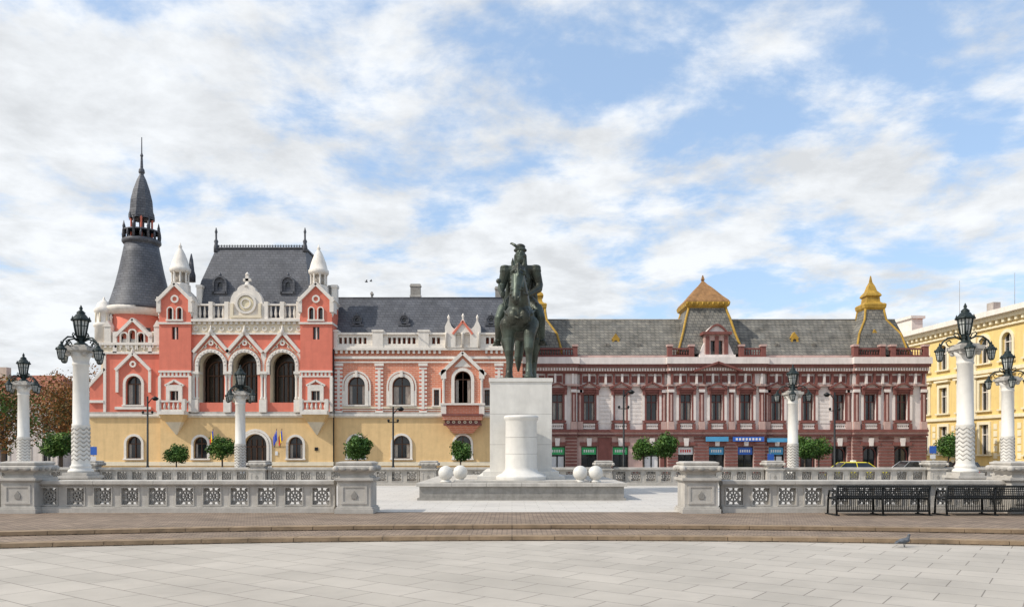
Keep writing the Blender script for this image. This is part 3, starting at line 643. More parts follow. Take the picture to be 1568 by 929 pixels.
# ============================================================ BALUSTRADES
def balustrade(x0,x1,y,rot=0):
    L=x1-x0; fr=world(x0,y,0,rot); M=MB(fr)
    M.box(0,L,0,.13,-.24,.24,'stone'); M.box(0,L,.13,.17,-.2,.2,'stone')
    n=max(1,round((L-.3)/.725)); w=L/n; H=[]
    for i in range(n):
        c=w*(i+.5); h=.235; H.append(rect(c-h,c+h,.68,.22))
        cv=.45; S='stone_dark'
        M.ring(circ(c,cv,.175,16),circ(c,cv,.13,16),-.05,.05,S,True)
        M.ring(circ(c,cv,.07,8),circ(c,cv,.03,8),-.05,.055,S,True)
        for a in range(8):
            t=a*pi/4; M.seg((c+.055*math.cos(t),cv+.055*math.sin(t)),(c+.145*math.cos(t),cv+.145*math.sin(t)),.026,-.04,.04,S)
        for a in range(4):
            t=a*pi/2+pi/4; M.seg((c+.16*math.cos(t),cv+.16*math.sin(t)),(c+.32*math.cos(t),cv+.32*math.sin(t)),.035,-.045,.045,S)
            t=a*pi/2; M.seg((c+.16*math.cos(t),cv+.16*math.sin(t)),(c+.235*math.cos(t),cv+.235*math.sin(t)),.035,-.045,.045,S)
        for sx in(-1,1):
            for sy in(-1,1): M.ring(circ(c+sx*.17,cv+sy*.17,.055,8),circ(c+sx*.17,cv+sy*.17,.03,8),-.042,.042,S,True)
        M.ring(rect(c-.27,c+.27,.715,.185)+[(c-.27,.185)],rect(c-.235,c+.235,.68,.22)+[(c-.235,.22)],.1,.135,'stone')
    M.poly(rect(0,L,.75,.17),-.11,.11,'stone',H,back=True)
    M.box(0,L,.75,.79,-.16,.16,'stone'); 
    k=max(1,round(L/1.8)); w=L/k
    for i in range(k): M.box(i*w+.004,(i+1)*w-.004,.79,.88,-.23,.23,'stone'); M.frus((i*w+.004,(i+1)*w-.004,-.21,.21,.88),(i*w+.004,(i+1)*w-.004,-.14,.14,.90),'stone')
    return M.done('stone_balustrade',(x0,y,0))
def post(x,y,k=1):
    M=MB(world(x,y,0,0,k)); B=M.box
    def sq(w,a,b,m='stone'): B(-w,w,a,b,-w,w,m)
    sq(.53,0,.12); sq(.5,.12,.17); sq(.455,.17,.86)
    for s_ in(1,-1):
        n=(.455,.475) if s_>0 else (-.475,-.455)
        M.ring(rect(-.36,.36,.78,.25)+[(-.36,.25)],rect(-.29,.29,.71,.32)+[(-.29,.32)],n[0],n[1],'stone'); M.poly([(-.09,.5),(0,.62),(.09,.5),(.07,.4),(-.07,.4)],n[0],n[1],'stone_dark')
    sq(.49,.86,.9); sq(.535,.9,.97); sq(.44,.97,1.02)
    M.lathe(0,0,[(.40,1.02),(.38,1.06),(.42,1.11),(.5,1.16),(.535,1.22),(.53,1.28),(.46,1.32),(.49,1.34),(.49,1.39),(.4,1.42)],'stone',sq=True)
    for s_ in(-1,1):
        for q in(-.3,0,.3): M.ball((q,1.21,s_*.53),(.1,.055,.035),'stone_dark',10,6); M.ball((s_*.53,1.21,q),(.035,.055,.1),'stone_dark',10,6)
        for q in(-1,1): M.ball((s_*.5,1.22,q*.5),(.09,.09,.09),'stone',10,6)
    return M.done('balustrade_post',(x,y,0),bevel=.008)
yf=21.9
X=lambda px,d:(px-CX)*d/FPX
post(X(543,yf-.4),yf); post(X(1073,yf-.4),yf); post(X(29,yf-.4),yf); post(X(1572,yf-.4),yf)
balustrade(X(57,yf),X(514,yf),yf); balustrade(X(1103,yf),X(1544,yf),yf); balustrade(-28,X(2,yf),yf); balustrade(X(1603,yf),28,yf)
yb=39
bp=[X(q,yb) for q in(-40,140,397,657,924,1183,1430,1620)]
for q in bp: post(q,yb,.87)
for i in range(len(bp)-1):
    balustrade(bp[i]+.47,bp[i+1]-.47,yb)
# ============================================================ LAMPS
def lantern(M,x,v,n,k,gl='lamp_glass'):
    def q(r,h): return (r*k,v+h*k)
    M.lathe(x,n,[q(.05,0),q(.12,.03),q(.14,.08)],'iron_green',seg=6,sm=False)
    M.lathe(x,n,[q(.13,.08),q(.21,.5)],gl,seg=6,sm=False)
    for a in range(6):
        t=a*pi/3; M.tube([(x+.135*k*math.cos(t),v+.08*k,n+.135*k*math.sin(t)),(x+.215*k*math.cos(t),v+.5*k,n+.215*k*math.sin(t))],.024*k,'iron_green',5)
        t2=t+pi/6; M.tube([(x+.12*k*math.cos(t2),v+.08*k,n+.12*k*math.sin(t2)),(x+.19*k*math.cos(t2),v+.5*k,n+.19*k*math.sin(t2))],.012*k,'iron_green',4)
        M.lathe(x+.24*k*math.cos(t),n+.24*k*math.sin(t),[q(.03,.5),q(.03,.56),q(.003,.62)],'iron_green',seg=5)
    M.lathe(x,n,[q(.188,.34),q(.195,.36)],'iron_green',seg=6,sm=False)
    M.lathe(x,n,[q(.2,.49),q(.26,.5),q(.26,.54),q(.2,.58),q(.13,.68),q(.1,.7),q(.12,.73),q(.06,.79),q(.03,.81),q(.05,.85),q(.008,.95)],'iron_green',seg=12)
def lamp(px,d,ytop,ybase):
    x=X(px,d); zt=CAMH+(HZ-ytop)*d/FPX; zb=CAMH+(HZ-ybase)*d/FPX
    H=zt-zb; k=H/5.6
    root=empty('street_lamp',(x,d,0)); S=MB(world(x,d,0)); M=MB(world(x,d,zb,0.0,k))
    if zb>.05: S.box(-.5,.5,0,.12,-.5,.5,'stone'); S.box(-.43,.43,.12,zb-.08,-.43,.43,'stone'); S.box(-.5,.5,zb-.08,zb,-.5,.5,'stone')
    C=MB(world(x,d,zb,0,k))
    C.box(-.4,.4,0,.1,-.4,.4,'stone'); 
    C.lathe(0,0,[(.38,.1),(.39,.15),(.36,.2),(.31,.22),(.31,.26),(.33,.3),(.29,.34),(.275,.4),(.26,1.6),(.27,1.62),(.27,1.68),(.25,1.7),(.235,3.6),(.26,3.63),(.26,3.68),(.24,3.7),(.26,3.85),(.36,4.02)],'marble',seg=24)
    for b in range(8):
        z=.5+b*.14
        for a in range(8):
            t0,t1,t2=[2*pi*(a+o)/8 for o in(0,.5,1)]; r=.272
            p=lambda t,zz:(r*math.cos(t),zz,r*math.sin(t))
            C.tube([p(t0,z),p(t1,z+.09),p(t2,z)],.02,'stone',4)
    C.box(-.36,.36,4.02,4.08,-.36,.36,'stone'); C.box(-.41,.41,4.08,4.2,-.41,.41,'stone'); C.box(-.3,.3,4.2,4.27,-.3,.3,'stone')
    for a in range(4):
        t=a*pi/2+pi/4; C.ball((.38*math.cos(t),3.98,.38*math.sin(t)),.09,'stone',8,6)
    M.lathe(0,0,[(.22,4.27),(.2,4.33),(.12,4.38),(.1,4.45),(.14,4.5),(.1,4.54)],'iron_green',seg=12)
    lantern(M,0,4.5,0,1.17)
    for a in range(4):
        t=a*pi/2+.35; cx,sx=math.cos(t),math.sin(t)
        P=[(.1,4.42),(.3,4.52),(.5,4.5),(.66,4.36),(.72,4.2),(.68,4.08)]
        M.tube([(r*cx,z,r*sx) for r,z in P],.03,'iron_green',6)
        P=[(.2,4.3),(.36,4.2),(.5,4.24),(.56,4.36),(.46,4.42),(.4,4.34)]
        M.tube([(r*cx,z,r*sx) for r,z in P],.022,'iron_green',5)
        P=[(.12,4.42),(.2,4.62),(.3,4.66),(.33,4.58),(.27,4.54)]
        M.tube([(r*cx,z,r*sx) for r,z in P],.02,'iron_green',5)
        lantern(M,.74*cx,3.72,.74*sx,.66); M.tube([(.7*cx,4.3,.7*sx),(.74*cx,4.1,.74*sx)],.024,'iron_green',5)
    S.done('pedestal',root.location,root) if S.v else None
    C.done('column',root.location,root); M.done('lantern_head',root.location,root)
lamp(124,26,467,727); lamp(1478,26,464,727)
for a in((368,41,558,729),(1214,41,557,729),(36,37.2,540,722),(1543,36,530,724)): lamp(*a)
def pole(px,ytop,d=51,arm=1):
    x=X(px,d); zt=CAMH+(HZ-ytop)*d/FPX+.55; M=MB(world(x,d,-.55))
    M.lathe(0,0,[(.16,0),(.16,.25),(.1,.3),(.09,1.2),(.12,1.24),(.07,1.3),(.055,zt)],'dark_iron',seg=10)
    M.tube([(0,zt-.5,0),(arm*.3,zt-.1,0),(arm*.5,zt-.05,0)],.03,'dark_iron'); M.lathe(arm*.5,0,[(.05,zt),(.22,zt-.12),(.2,zt-.18),(.1,zt-.28)],'dark_iron',seg=10)
    M.box(-.35,.35,zt*.8,zt*.8+.05,-.03,.03,'dark_iron'); M.ball((-.3,zt*.8+.14,0),.09,'dark_iron',8,6); M.ball((.3,zt*.8+.14,0),.09,'dark_iron',8,6)
    M.done('lamp_post',(x,d,-.55))
pole(226,606); pole(602,622); pole(955,596); pole(1278,600,51,-1)
# ============================================================ MONUMENT
PX=X(797,31)
SV=[];SF=[]
def ball(c,r,seg=12,rg=8):
    if not isinstance(r,(list,tuple)): r=(r,r,r)
    k0=len(SV)
    for i in range(rg+1):
        t=pi*i/rg
        for j in range(seg):
            a=2*pi*j/seg; SV.append((c[0]+r[0]*math.sin(t)*math.cos(a),c[1]+r[1]*math.sin(t)*math.sin(a),c[2]+r[2]*math.cos(t)))
    for i in range(rg):
        for j in range(seg): q=(j+1)%seg; SF.append((k0+i*seg+j,k0+i*seg+q,k0+(i+1)*seg+q,k0+(i+1)*seg+j))
def caps(p,q,r0,r1,st=6,fl=(1,1,1)):
    p=Vector(p);q=Vector(q); st=min(46,max(st,int((q-p).length/(min(r0,r1)*.4+.004))))
    for i in range(st+1):
        t=i/st; c=p.lerp(q,t); r=r0+(r1-r0)*t; ball(c,(r*fl[0],r*fl[1],r*fl[2]))
def chain(pts,st=5,fl=(1,1,1)):
    for i in range(len(pts)-1): caps(pts[i][0],pts[i+1][0],pts[i][1],pts[i+1][1],st,fl)
def statue():
    chain([((0,-.42,1.14),.27),((0,-.1,1.12),.30),((0,.3,1.13),.30),((0,.6,1.22),.28)],6,(1,1,1.08))
    ball((0,-.52,1.14),(.23,.22,.30))
    for s in(-1,1):
        ball((s*.14,.62,1.17),(.16,.25,.27)); ball((s*.155,-.45,1.06),(.13,.2,.26)); ball((s*.095,-.66,1.1),(.11,.1,.15))
    chain([((0,-.45,1.33),.25),((0,-.62,1.53),.20),((0,-.74,1.72),.155),((0,-.76,1.85),.13)],6,(.82,1.1,1.1))
    for k in range(16):
        t=k/15; y=-.74+.42*t; z=1.98-.5*t*t-.03*t; s=1 if k%2 else -1
        caps((0,y,z),(s*(.13+.05*t),y-.06,z-.15-.05*t),.032,.016,4)
    chain([((0,-.80,1.88),.125),((-.01,-.92,1.74),.118),((-.02,-1.03,1.54),.082),((-.03,-1.10,1.37),.074),((-.03,-1.115,1.31),.077)],5)
    for s in(-1,1):
        ball((s*.055,-.86,1.72),(.06,.12,.13)); chain([((s*.085,-.77,1.95),.042),((s*.105,-.77,2.04),.032),((s*.10,-.79,2.12),.010)],4,(1,.6,1))
        ball((s*.11,-.965,1.80),(.026,.028,.026)); ball((s*.055-.03,-1.175,1.345),(.022,.014,.028))
        caps((s*.12,-.97,1.835),(s*.05,-1.03,1.86),.022,.016,3)
        caps((s*.10-.01,-.99,1.55),(s*.10,-.80,1.84),.015,.015,3)
    caps((-.115,-1.10,1.50),(.075,-1.10,1.50),.017,.017); ball((-.03,-1.08,1.26),(.05,.055,.038))
    ball((0,-.93,1.93),(.045,.05,.085)); caps((0,-.98,1.88),(.01,-1.04,1.76),.036,.014,4)
    def fleg(x,f,k):
        chain([((x,-.45,1.0),.16),((x*.95,k[0]+.05,k[1]+.24),.112),((x*.9,k[0],k[1]),.086),((x*.9,k[0]+.02,k[1]-.08),.066),((x*.9,(k[0]+f[0])/2+.02,(k[1]+f[1])/2),.054),((x*.9,f[0]+.02,f[1]+.13),.066),((x*.9,f[0]-.03,f[1]+.07),.054)])
        chain([((x*.9,f[0]-.05,f[1]+.08),.062),((x*.9,f[0]-.08,f[1]+.02),.088)],3,(1,1,.55))
    fleg(-.20,(-.52,0),(-.5,.52)); fleg(.20,(-.72,0),(-.68,.55))
    def hleg(x,dy):
        chain([((x,.6,1.12),.21),((x*1.12,.45+dy*.4,.84),.145),((x*1.05,.62+dy*.8,.64),.095),((x,.8+dy,.5),.078),((x,.77+dy,.3),.054),((x,.74+dy,.13),.062),((x,.7+dy,.07),.054)])
        chain([((x,.69+dy,.08),.06),((x,.66+dy,.02),.086)],3,(1,1,.55))
    hleg(-.23,-.12); hleg(.23,.08)
    chain([((0,.86,1.34),.07),((0,1.0,1.25),.09),((-.04,1.06,.95),.11),((-.08,1.06,.6),.09),((-.08,1.04,.32),.025)])
    ball((0,.06,1.28),(.33,.36,.2))
    for s in(-1,1): ball((s*.31,.16,1.12),(.035,.30,.28))
    # rider
    chain([((0,.08,1.55),.18),((0,.07,1.74),.16),((0,.05,1.93),.19),((0,.05,2.05),.17)],5,(1.15,.8,1))
    chain([((-.2,.05,2.10),.09),((.2,.05,2.10),.09)]); chain([((0,.04,2.14),.085),((0,.02,2.28),.065)])
    for k in range(5): caps((-.10,-.08,1.68+k*.09),(.10,-.08,1.68+k*.09),.012,.012)
    ball((0,-.01,2.365),(.092,.105,.118),16,12); ball((0,-.118,2.36),(.016,.024,.03)); ball((0,-.09,2.27),(.066,.05,.085)); caps((-.05,-.12,2.318),(.05,-.12,2.318),.013,.013)
    for s in(-1,1):
        ball((s*.036,-.105,2.385),(.018,.012,.009)); caps((s*.02,-.113,2.408),(s*.055,-.10,2.405),.009,.008); ball((s*.094,0,2.36),(.013,.028,.032)); caps((s*.07,.04,2.36),(s*.085,.06,2.2),.05,.045)
    ball((0,0,2.455),(.128,.125,.05)); ball((0,.01,2.52),(.098,.095,.06))
    chain([((-.03,-.1,2.46),.018),((-.10,-.09,2.53),.030),((-.16,-.05,2.575),.022),((-.19,-.02,2.575),.01)],4)
    for s in(-1,1):
        chain([((s*.13,.08,1.48),.125),((s*.31,-.10,1.34),.115),((s*.375,-.22,1.16),.092),((s*.385,-.14,.96),.082),((s*.41,-.08,.76),.055),((s*.42,-.14,.70),.05),((s*.44,-.30,.71),.04)])
        caps((s*.37,-.2,1.13),(s*.375,-.18,1.05),.103,.098,2); caps((s*.35,-.17,.665),(s*.50,-.17,.665),.016,.016)
        for q in(.35,.50): caps((s*q,-.17,.665),(s*.425,-.12,.84),.013,.013)
        chain([((s*.12,.05,1.55),.13),((s*.27,.05,1.42),.12),((s*.35,.1,1.18),.07)],4,(.8,1.3,1))
    def hand(x,y,z,s):
        ball((x,y,z),(.042,.046,.05))
        for k in range(4): caps((x-.02*s,y-.045,z+.036-k*.025),(x+.03*s,y-.05,z+.034-k*.025),.013,.011,3)
        caps((x+.02*s,y-.01,z+.045),(x+.01*s,y-.055,z+.058),.014,.011,3)
    chain([((-.275,.05,2.09),.105),((-.345,.10,1.83),.082),((-.36,.04,1.75),.074),((-.32,-.2,1.60),.048)]); hand(-.315,-.23,1.58,-1)
    chain([((.275,.05,2.09),.105),((.345,.10,1.83),.082),((.34,.03,1.74),.074),((.18,-.26,1.58),.048)]); hand(.16,-.29,1.565,1)
    caps((-.26,-.30,1.36),(-.39,-.17,1.83),.018,.018); ball((-.395,-.165,1.85),.05)
    for s in(-1,1):
        ball((s*.285,.05,2.15),(.10,.11,.045))
        for k in range(7): a=k*pi/6-pi/2; caps((s*(.285+.085*math.cos(a)),.05+.09*math.sin(a),2.13),(s*(.29+.09*math.cos(a)),.05+.095*math.sin(a),2.07),.015,.012,3)
    ball((0,.06,1.66),(.19,.15,.03))
    # cloak falling behind the arms on to the horse's croup
    chain([((0,.18,2.1),.17),((0,.22,1.9),.23),((0,.30,1.65),.27),((0,.5,1.40),.29)],6,(1.2,.4,1))
    for s in(-1,1):
        chain([((s*.09,-1.03,1.46),.012),((s*.17,-.75,1.48),.012),((s*.14,-.45,1.56),.012),((.06*s+.08,-.3,1.57),.012)])
        chain([((s*.28,-.3,1.28),.02),((s*.23,-.6,1.17),.02),((0,-.79,1.06),.022)])
def monument():
    root=empty('equestrian_monument',(PX,31.9,0)); L=root.location; M=MB(world(PX,0,0))
    M.box(-3.62,3.62,0,.08,-35.5,-27.1,'stone_dark')
    M.box(-3.55,3.55,.08,.48,-35.4,-27.18,'stone_dark')
    for i in range(6): M.box(-3.65+i*7.3/6+.004,-3.65+(i+1)*7.3/6-.004,.48,.6,-35.5,-27.08,'stone')
    M.box(-2.4,2.4,.6,.66,-35,-27.6,'stone')
    M.box(-1.62,1.62,.66,.78,-34.8,-28.9,'marble'); M.box(-1.42,1.42,.78,.95,-34.6,-29.15,'marble')
    pf,pb=29.6,34.2
    M.box(-1.17,1.17,.95,4.32,-pb,-pf,'marble')
    M.box(-1.21,1.21,4.32,4.46,-pb-.04,-pf+.04,'marble')
    for z in(1.95,3.1): M.box(-1.173,1.173,z,z+.012,-pb-.003,-pf+.003,'stone_dark')
    M.lathe(0,-28.75,[(.92,.66),(.92,.78),(.84,.84),(.7,.9),(.64,.97),(.6,1.02),(.585,1.1),(.575,2.78),(.6,2.84),(.63,2.88),(.64,2.95),(.6,3.0),(.3,3.02),(.01,3.02)],'marble',seg=48)
    for z in(1.6,2.2): M.lathe(0,-28.75,[(.588,z),(.588,z+.01)],'stone_dark',seg=48)
    M.done('plinth',L,root,bevel=.012)
    for sx,y in((-2.68,27.75),(-2.22,28.6),(2.08,27.75),(2.62,27.75)):
        s=MB(world(PX+sx,y,.6)); s.lathe(0,0,[(.18,0),(.2,.04),(.14,.08),(.12,.1)],'marble'); s.ball((0,.33,0),.262,'marble',28,18); s.done('stone_ball',(PX+sx,y,.6))
    statue()
    me0=bpy.data.meshes.new('tmp'); me0.from_pydata(SV,[],SF); o=bpy.data.objects.new('bronze_rider_on_horse',me0); col.objects.link(o)
    rm=o.modifiers.new('r','REMESH'); rm.mode='VOXEL'; rm.voxel_size=.010; rm.use_smooth_shade=True
    sm=o.modifiers.new('s','SMOOTH'); sm.iterations=3; sm.factor=.5
    dg=bpy.context.evaluated_depsgraph_get(); me=bpy.data.meshes.new_from_object(o.evaluated_get(dg)); 
    o.modifiers.clear(); o.data=me
    me.materials.clear(); me.materials.append(MATS['bronze'])
    for p in me.polygons: p.use_smooth=True; p.material_index=0
    S=2.17
    o.parent=root; o.location=Vector((PX,31.75,4.5))-L; o.scale=(S,S,S); o.rotation_euler=(0,0,-.05)
    b=MB(world(PX,31.9,4.46)); b.box(-.85,.85,0,.05,-1.95,2.0,'bronze'); b.done('statue_base',L,root)
monument()
# ============================================================ TREES
def leaves(M,c,r,n,ms,sz,flat=1.0,clumps=0):
    cl=[]
    for i in range(clumps or 1):
        while True:
            p=Vector([random.uniform(-1,1) for _ in range(3)])
            if p.length<1: break
        cl.append((p*.72 if clumps else Vector((0,0,0)),random.uniform(.28,.5) if clumps else 1,random.choice(ms)))
    for i in range(n):
        cc,cr,cm=random.choice(cl)
        d=Vector([random.gauss(0,1) for _ in range(3)]).normalized()*(random.random()**.35)
        p=cc+d*cr
        p=Vector((c[0]+p.x*r,c[1]+p.y*r*flat,c[2]+p.z*r)); s=sz*random.uniform(.6,1.3)
        a=Vector([random.gauss(0,1) for _ in range(3)]).normalized(); b=a.cross(Vector([random.gauss(0,1) for _ in range(3)])).normalized()
        m=cm if random.random()<.7 else random.choice(ms)
        M.add([tuple(p-a*s),tuple(p+b*s*.5),tuple(p+a*s),tuple(p-b*s*.5)],[(0,1,2,3)],m)
def ball_tree_mesh():
    M=MB(lambda u,v,n:(u,-n,v))
    M.tube([(0,0,0),(.02,1.0,0),(0,1.9,.02),(0,2.6,0)],[.07,.055,.05,.03],'bark',8)
    for k in range(9):
        a=k*2.4; M.tube([(0,1.7+.08*k,0),(.35*math.cos(a),2.0+.1*k,.35*math.sin(a)),(.6*math.cos(a),2.2+.1*k,.6*math.sin(a))],[.03,.02,.008],'bark',5)
    leaves(M,(0,2.35,0),.95,3000,['leaf_green','leaf_green','leaf_light'],.085,.88,clumps=30)
    return M
tms=[]
for i,(px,cy,r,d) in enumerate(((270,697,18,55),(340,687,21,55),(547,684,23,53),(705,689,18,55),(985,686,19,55),(1018,676,21,56),(1232,679,18,56),(1254,681,17,57),(1452,674,19,60),(92,688,25,55))):
    if i<3:
        random.seed(20+i); o=ball_tree_mesh().done('clipped_tree'); tms.append(o.data)
    else:
        o=bpy.data.objects.new('clipped_tree',tms[i%3]); col.objects.link(o)
    k=r*d/FPX/.86; cz=CAMH+(HZ-cy)*d/FPX+.55
    o.location=(X(px,d),d,-.55); o.scale=(k,k,(k+cz/2.35)/2); o.rotation_euler=(0,0,px)
def big_tree(x,y,h,r,ms,n=5000,z0=-.55,seed=1):
    random.seed(seed); M=MB(lambda u,v,n:(x+u,y-n,z0+v))
    M.tube([(0,0,0),(.1,h*.25,0),(0,h*.5,.1),(.1,h*.85,0)],[.28,.2,.14,.03],'bark',8)
    for k in range(14):
        a=k*2.4; z=h*(.28+.04*k); rr=r*random.uniform(.6,.95)
        M.tube([(0,z,0),(rr*.5*math.cos(a),z+h*.1,rr*.5*math.sin(a)),(rr*math.cos(a),z+h*.2,rr*math.sin(a))],[.1,.06,.015],'bark',5)
    leaves(M,(0,h*.62,0),r,n,ms,.17,1.25 if h*.4>r else 1,clumps=26)
    M.done('autumn_tree',(x,y,z0))
AU=['leaf_autumn','leaf_olive','leaf_autumn','leaf_green']
big_tree(-49,88,11,4.2,['leaf_autumn','leaf_autumn','leaf_olive'],seed=3); big_tree(-57,84,10.5,4,['leaf_olive','leaf_autumn'],n=2600,seed=4); big_tree(-53,92,10.5,4,AU,seed=5)
big_tree(-63,86,9,4,['leaf_olive','leaf_autumn'],n=2500,seed=6); big_tree(-70,92,10,4.5,AU,seed=8); big_tree(-52,80,9.5,3.6,['leaf_olive','leaf_autumn','leaf_green'],n=4200,seed=9)
random.seed(11)
# ============================================================ BENCHES
def bench(x,y,ln=2.5):
    M=MB(world(x,y,0,pi))
    h=ln/2
    M.box(-h,h,.745,.80,-.36,-.28,'dark_iron'); M.box(-h,h,.50,.54,-.28,-.23,'dark_iron'); M.box(-h,h,.10,.15,-.3,-.25,'dark_iron')
    k=int(ln/.05)
    for i in range(k+1): u=-h+ln*i/k; M.tube([(u,.13,-.28),(u,.5,-.26),(u,.78,-.315)],.012,'dark_iron',4)
    for v in(.57,.63,.69): M.box(-h,h,v,v+.022,-.295-(v-.5)*.1,-.275-(v-.5)*.1,'dark_iron')
    for i in range(7): M.box(-h+.03,h-.03,.43,.47,-.22+i*.08,-.155+i*.08,'dark_iron')
    for u in(-h,0,h):
        M.tube([(u,0,-.3),(u,.45,-.25),(u,.8,-.32)],.03,'dark_iron'); M.tube([(u,0,.3),(u,.3,.28),(u,.44,.26),(u,.44,-.24)],.03,'dark_iron')
        if u: M.tube([(u,.44,.26),(u,.64,.2),(u,.66,-.28)],.025,'dark_iron')
        M.box(u-.05,u+.05,0,.03,-.36,.36,'dark_iron')
    M.done('park_bench',(x,y,0))
bench(X(1347,20.9),21.0,2.45); bench(X(1517,20.9),21.0,2.55)
# ============================================================ CARS
def car(x,y,paint,rot=0,taxi=False):
    root=empty('taxi_car' if taxi else 'parked_car',(x,y,-.546)); M=MB(world(x,y,-.546,rot)); L=root.location
    prof=[(-2.1,.3),(-2.15,.55),(-2.05,.82),(-1.7,.9),(-1.0,.95),(1.2,.93),(1.85,.8),(2.1,.66),(2.15,.4),(2.1,.28)]
    M.poly(prof,-.84,.84,paint,back=True)
    M.frus((-1.75,1.25,-.8,.8,.92),(-1.1,.55,-.62,.62,1.42),'glass'); M.frus((-1.12,.57,-.64,.64,1.405),(-.95,.4,-.55,.55,1.46),paint)
    for s_ in(-1,1):
        for a,b in(((-1.72),-1.1),(-.25,-.3),(1.22,.56)): M.tube([(a,.93,s_*.805),(b,1.42,s_*.635)],.035,paint,5)
        for u in(-1.35,1.4):
            k=16
            M.poly([(u+.32*math.cos(2*pi*i/k),.32+.32*math.sin(2*pi*i/k)) for i in range(k)],s_*.66,s_*.86,'rubber',back=True); M.poly([(u+.2*math.cos(2*pi*i/k),.32+.2*math.sin(2*pi*i/k)) for i in range(k)],s_*.85,s_*.875,'car_silver')
        M.box(1.95,2.12,.55,.68,s_*.5-.15,s_*.5+.15,'lamp_glass'); M.box(-2.13,-2.0,.6,.75,s_*.6-.12,s_*.6+.12,'sign_red')
    if taxi: M.box(-.4,-.15,1.46,1.58,-.25,.25,'sign_white')
    M.done('body',L,root,bevel=.02)
car(X(1312,58),58,'taxi_yellow',0,True); car(X(1437,66),66,'car_dark',.3); car(X(1415,63),64,'car_silver',.1); car(X(1395,76),82,'car_dark',1.4); car(X(1478,60),60,'car_dark',1.2); car(X(20,60),58,'car_silver')
def sign(px,cy,d,m):
    x=X(px,d); z=CAMH+(HZ-cy)*d/FPX; M=MB(world(x,d,-.55)); M.tube([(0,0,0),(0,z+.9,0)],.03,'car_silver'); M.box(-.25,.25,z+.3,z+.85,.03,.05,m); M.box(-.2,.2,z-.1,z+.22,.03,.05,'sign_white'); M.done('traffic_sign',(x,d,-.55))
sign(143,690,52,'sign_blue'); sign(1428,688,58,'sign_blue'); sign(1180,700,60,'sign_blue')
# ============================================================ PIGEON
def pigeon(x,y):
    B=MB(lambda u,v,n:(u,v,n)); b=lambda c,r:B.ball(c,r,'pigeon_grey',14,9)
    for i in range(7): t=i/6; b((-.06+t*.12,0,.1+t*.02),(.05,.042+.01*math.sin(pi*t),.045))
    b((.08,0,.15),(.03,.028,.035)); b((.092,0,.18),(.024,.022,.03)); b((.1,0,.205),(.026,.021,.022)); b((.128,0,.2),(.014,.005,.005))
    for i in range(7): t=i/6; b((-.07-t*.09,0,.092-t*.02),(.03,.03-.006*t,.01))
    for s_ in(-1,1):
        for i in range(6): t=i/5; b((.03-t*.14,s_*(.045-.015*t),.115-t*.02),(.03,.012,.03-.014*t))
        for i in range(6): t=i/5; b((.01+.01*s_*t,s_*.02,.07-t*.065),(.006,.006,.01))
        for q in(-.02,.0,.02): b((.03+.01*s_,s_*.02+q*.6,.004),(.02,.004,.004))
    o=B.done('pigeon',(0,0,0)); rm=o.modifiers.new('r','REMESH'); rm.mode='VOXEL'; rm.voxel_size=.004; rm.use_smooth_shade=True
    o.location=(x,y,-.18); o.scale=(1.15,1.15,1.15); o.rotation_euler=(0,0,.2)
pigeon(X(1384,15.4),15.4)
def bird(px,py,d,s=1):
    x=X(px,d); z=CAMH+(HZ-py)*d/FPX; M=MB(world(x,d,z,.4,s)); M.ball((0,0,0),(.16,.05,.05),'pigeon_grey',8,6)
    M.add([(-.06,0,0),(.08,0,0),(.02,.15,.3),(-.08,.13,.32)],[(0,1,2,3)],'pigeon_grey'); M.add([(-.06,0,0),(.08,0,0),(.02,.15,-.3),(-.08,.13,-.32)],[(0,1,2,3)],'pigeon_grey'); M.done('flying_bird',(x,d,z))
bird(561,431,66,.9); bird(568,430,67,.8)
# ============================================================ LIGHT + SKY
EL=math.radians(44)
sd=Vector((-.93,-.36,0)).normalized()
sv=Vector((sd.x*math.cos(EL),sd.y*math.cos(EL),math.sin(EL)))
sun=bpy.data.lights.new('sun','SUN'); sun.energy=3.8; sun.angle=math.radians(.5); sun.color=(1,.93,.83)
so=bpy.data.objects.new('sun',sun); col.objects.link(so); so.rotation_euler=sv.to_track_quat('Z','Y').to_euler(); so.location=(0,0,60)
w=bpy.data.worlds.new('World'); sc.world=w; w.use_nodes=True; nt=w.node_tree; N=nt.nodes; L=nt.links
bg=N['Background']; bg.inputs['Strength'].default_value=.115
sk=N.new('ShaderNodeTexSky'); sk.sky_type='NISHITA'; sk.sun_disc=False; sk.sun_elevation=EL; sk.sun_rotation=math.atan2(sd.x,sd.y); sk.dust_density=1.5; sk.air_density=1.0
tc=N.new('ShaderNodeTexCoord'); sp=N.new('ShaderNodeSeparateXYZ'); L.new(tc.outputs['Generated'],sp.inputs[0])
def M_(op,a,b=None,c=None):
    n=N.new('ShaderNodeMath'); n.operation=op
    for i,q in enumerate((a,b,c)):
        if q is None: continue
        if isinstance(q,(int,float)): n.inputs[i].default_value=q
        else: L.new(q,n.inputs[i])
    return n.outputs[0]
z=M_('MAXIMUM',sp.outputs[2],0.0); zz=M_('ADD',z,.2)
cb=N.new('ShaderNodeCombineXYZ'); L.new(M_('DIVIDE',sp.outputs[0],zz),cb.inputs[0]); L.new(M_('DIVIDE',sp.outputs[1],zz),cb.inputs[1])
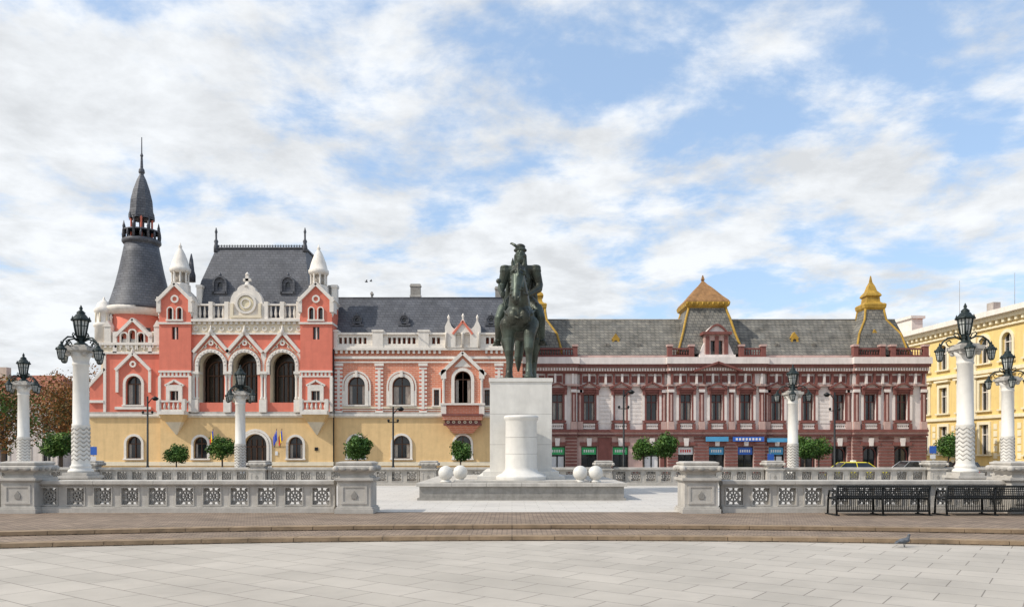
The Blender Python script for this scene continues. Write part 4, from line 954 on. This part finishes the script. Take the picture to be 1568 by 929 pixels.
def noise(scale,det,rough,off,dist=0):
    mp=N.new('ShaderNodeMapping'); mp.inputs['Location'].default_value=off; L.new(cb.outputs[0],mp.inputs[0])
    n=N.new('ShaderNodeTexNoise'); n.inputs['Scale'].default_value=scale; n.inputs['Detail'].default_value=det; n.inputs['Roughness'].default_value=rough; n.inputs['Distortion'].default_value=dist; L.new(mp.outputs[0],n.inputs['Vector']); return n.outputs['Fac']
n1=noise(3.0,13,.6,(3.1,1.7,0),.15); n2=noise(1.0,3,.5,(7,2,0))
cov=M_('ADD',M_('MULTIPLY',n1,.78),M_('MULTIPLY',n2,.35))
cov=M_('ADD',cov,M_('MULTIPLY',sp.outputs[0],-.10)); cov=M_('ADD',cov,M_('MULTIPLY',M_('SUBTRACT',.35,z),.10))
mr=N.new('ShaderNodeMapRange'); mr.interpolation_type='SMOOTHSTEP'; mr.inputs[1].default_value=.445; mr.inputs[2].default_value=.60; L.new(cov,mr.inputs[0])
n3=noise(3.6,12,.62,(11,4,0),.15)
cr=N.new('ShaderNodeMapRange'); cr.inputs[1].default_value=.36; cr.inputs[2].default_value=.60; cr.inputs[3].default_value=6.7; cr.inputs[4].default_value=9.0; L.new(n3,cr.inputs[0])
cc=N.new('ShaderNodeMix'); cc.data_type='RGBA'; cc.blend_type='MULTIPLY'; cc.inputs['Factor'].default_value=1; cc.inputs['A'].default_value=(.95,.975,1.0,1); L.new(cr.outputs[0],cc.inputs['B'])
ad=N.new('ShaderNodeMix'); ad.data_type='RGBA'; ad.blend_type='ADD'; ad.inputs['Factor'].default_value=1; L.new(sk.outputs[0],ad.inputs['A']); ad.inputs['B'].default_value=(2.0,2.8,3.9,1)
mx=N.new('ShaderNodeMix'); mx.data_type='RGBA'; L.new(M_('MULTIPLY',mr.outputs[0],.96),mx.inputs['Factor']); L.new(ad.outputs['Result'],mx.inputs['A']); L.new(cc.outputs['Result'],mx.inputs['B'])
L.new(mx.outputs['Result'],bg.inputs['Color'])
# ============================================================ CAMERA
cam=bpy.data.cameras.new('camera'); co=bpy.data.objects.new('camera',cam); col.objects.link(co); sc.camera=co
co.location=(0,0,CAMH); co.rotation_euler=(pi/2,0,0); cam.sensor_width=36; cam.lens=36*FPX/1568; cam.shift_y=(HZ-464)/1568; cam.clip_end=6000
sc.view_settings.view_transform='Standard'; sc.view_settings.look='None'; sc.view_settings.exposure=0
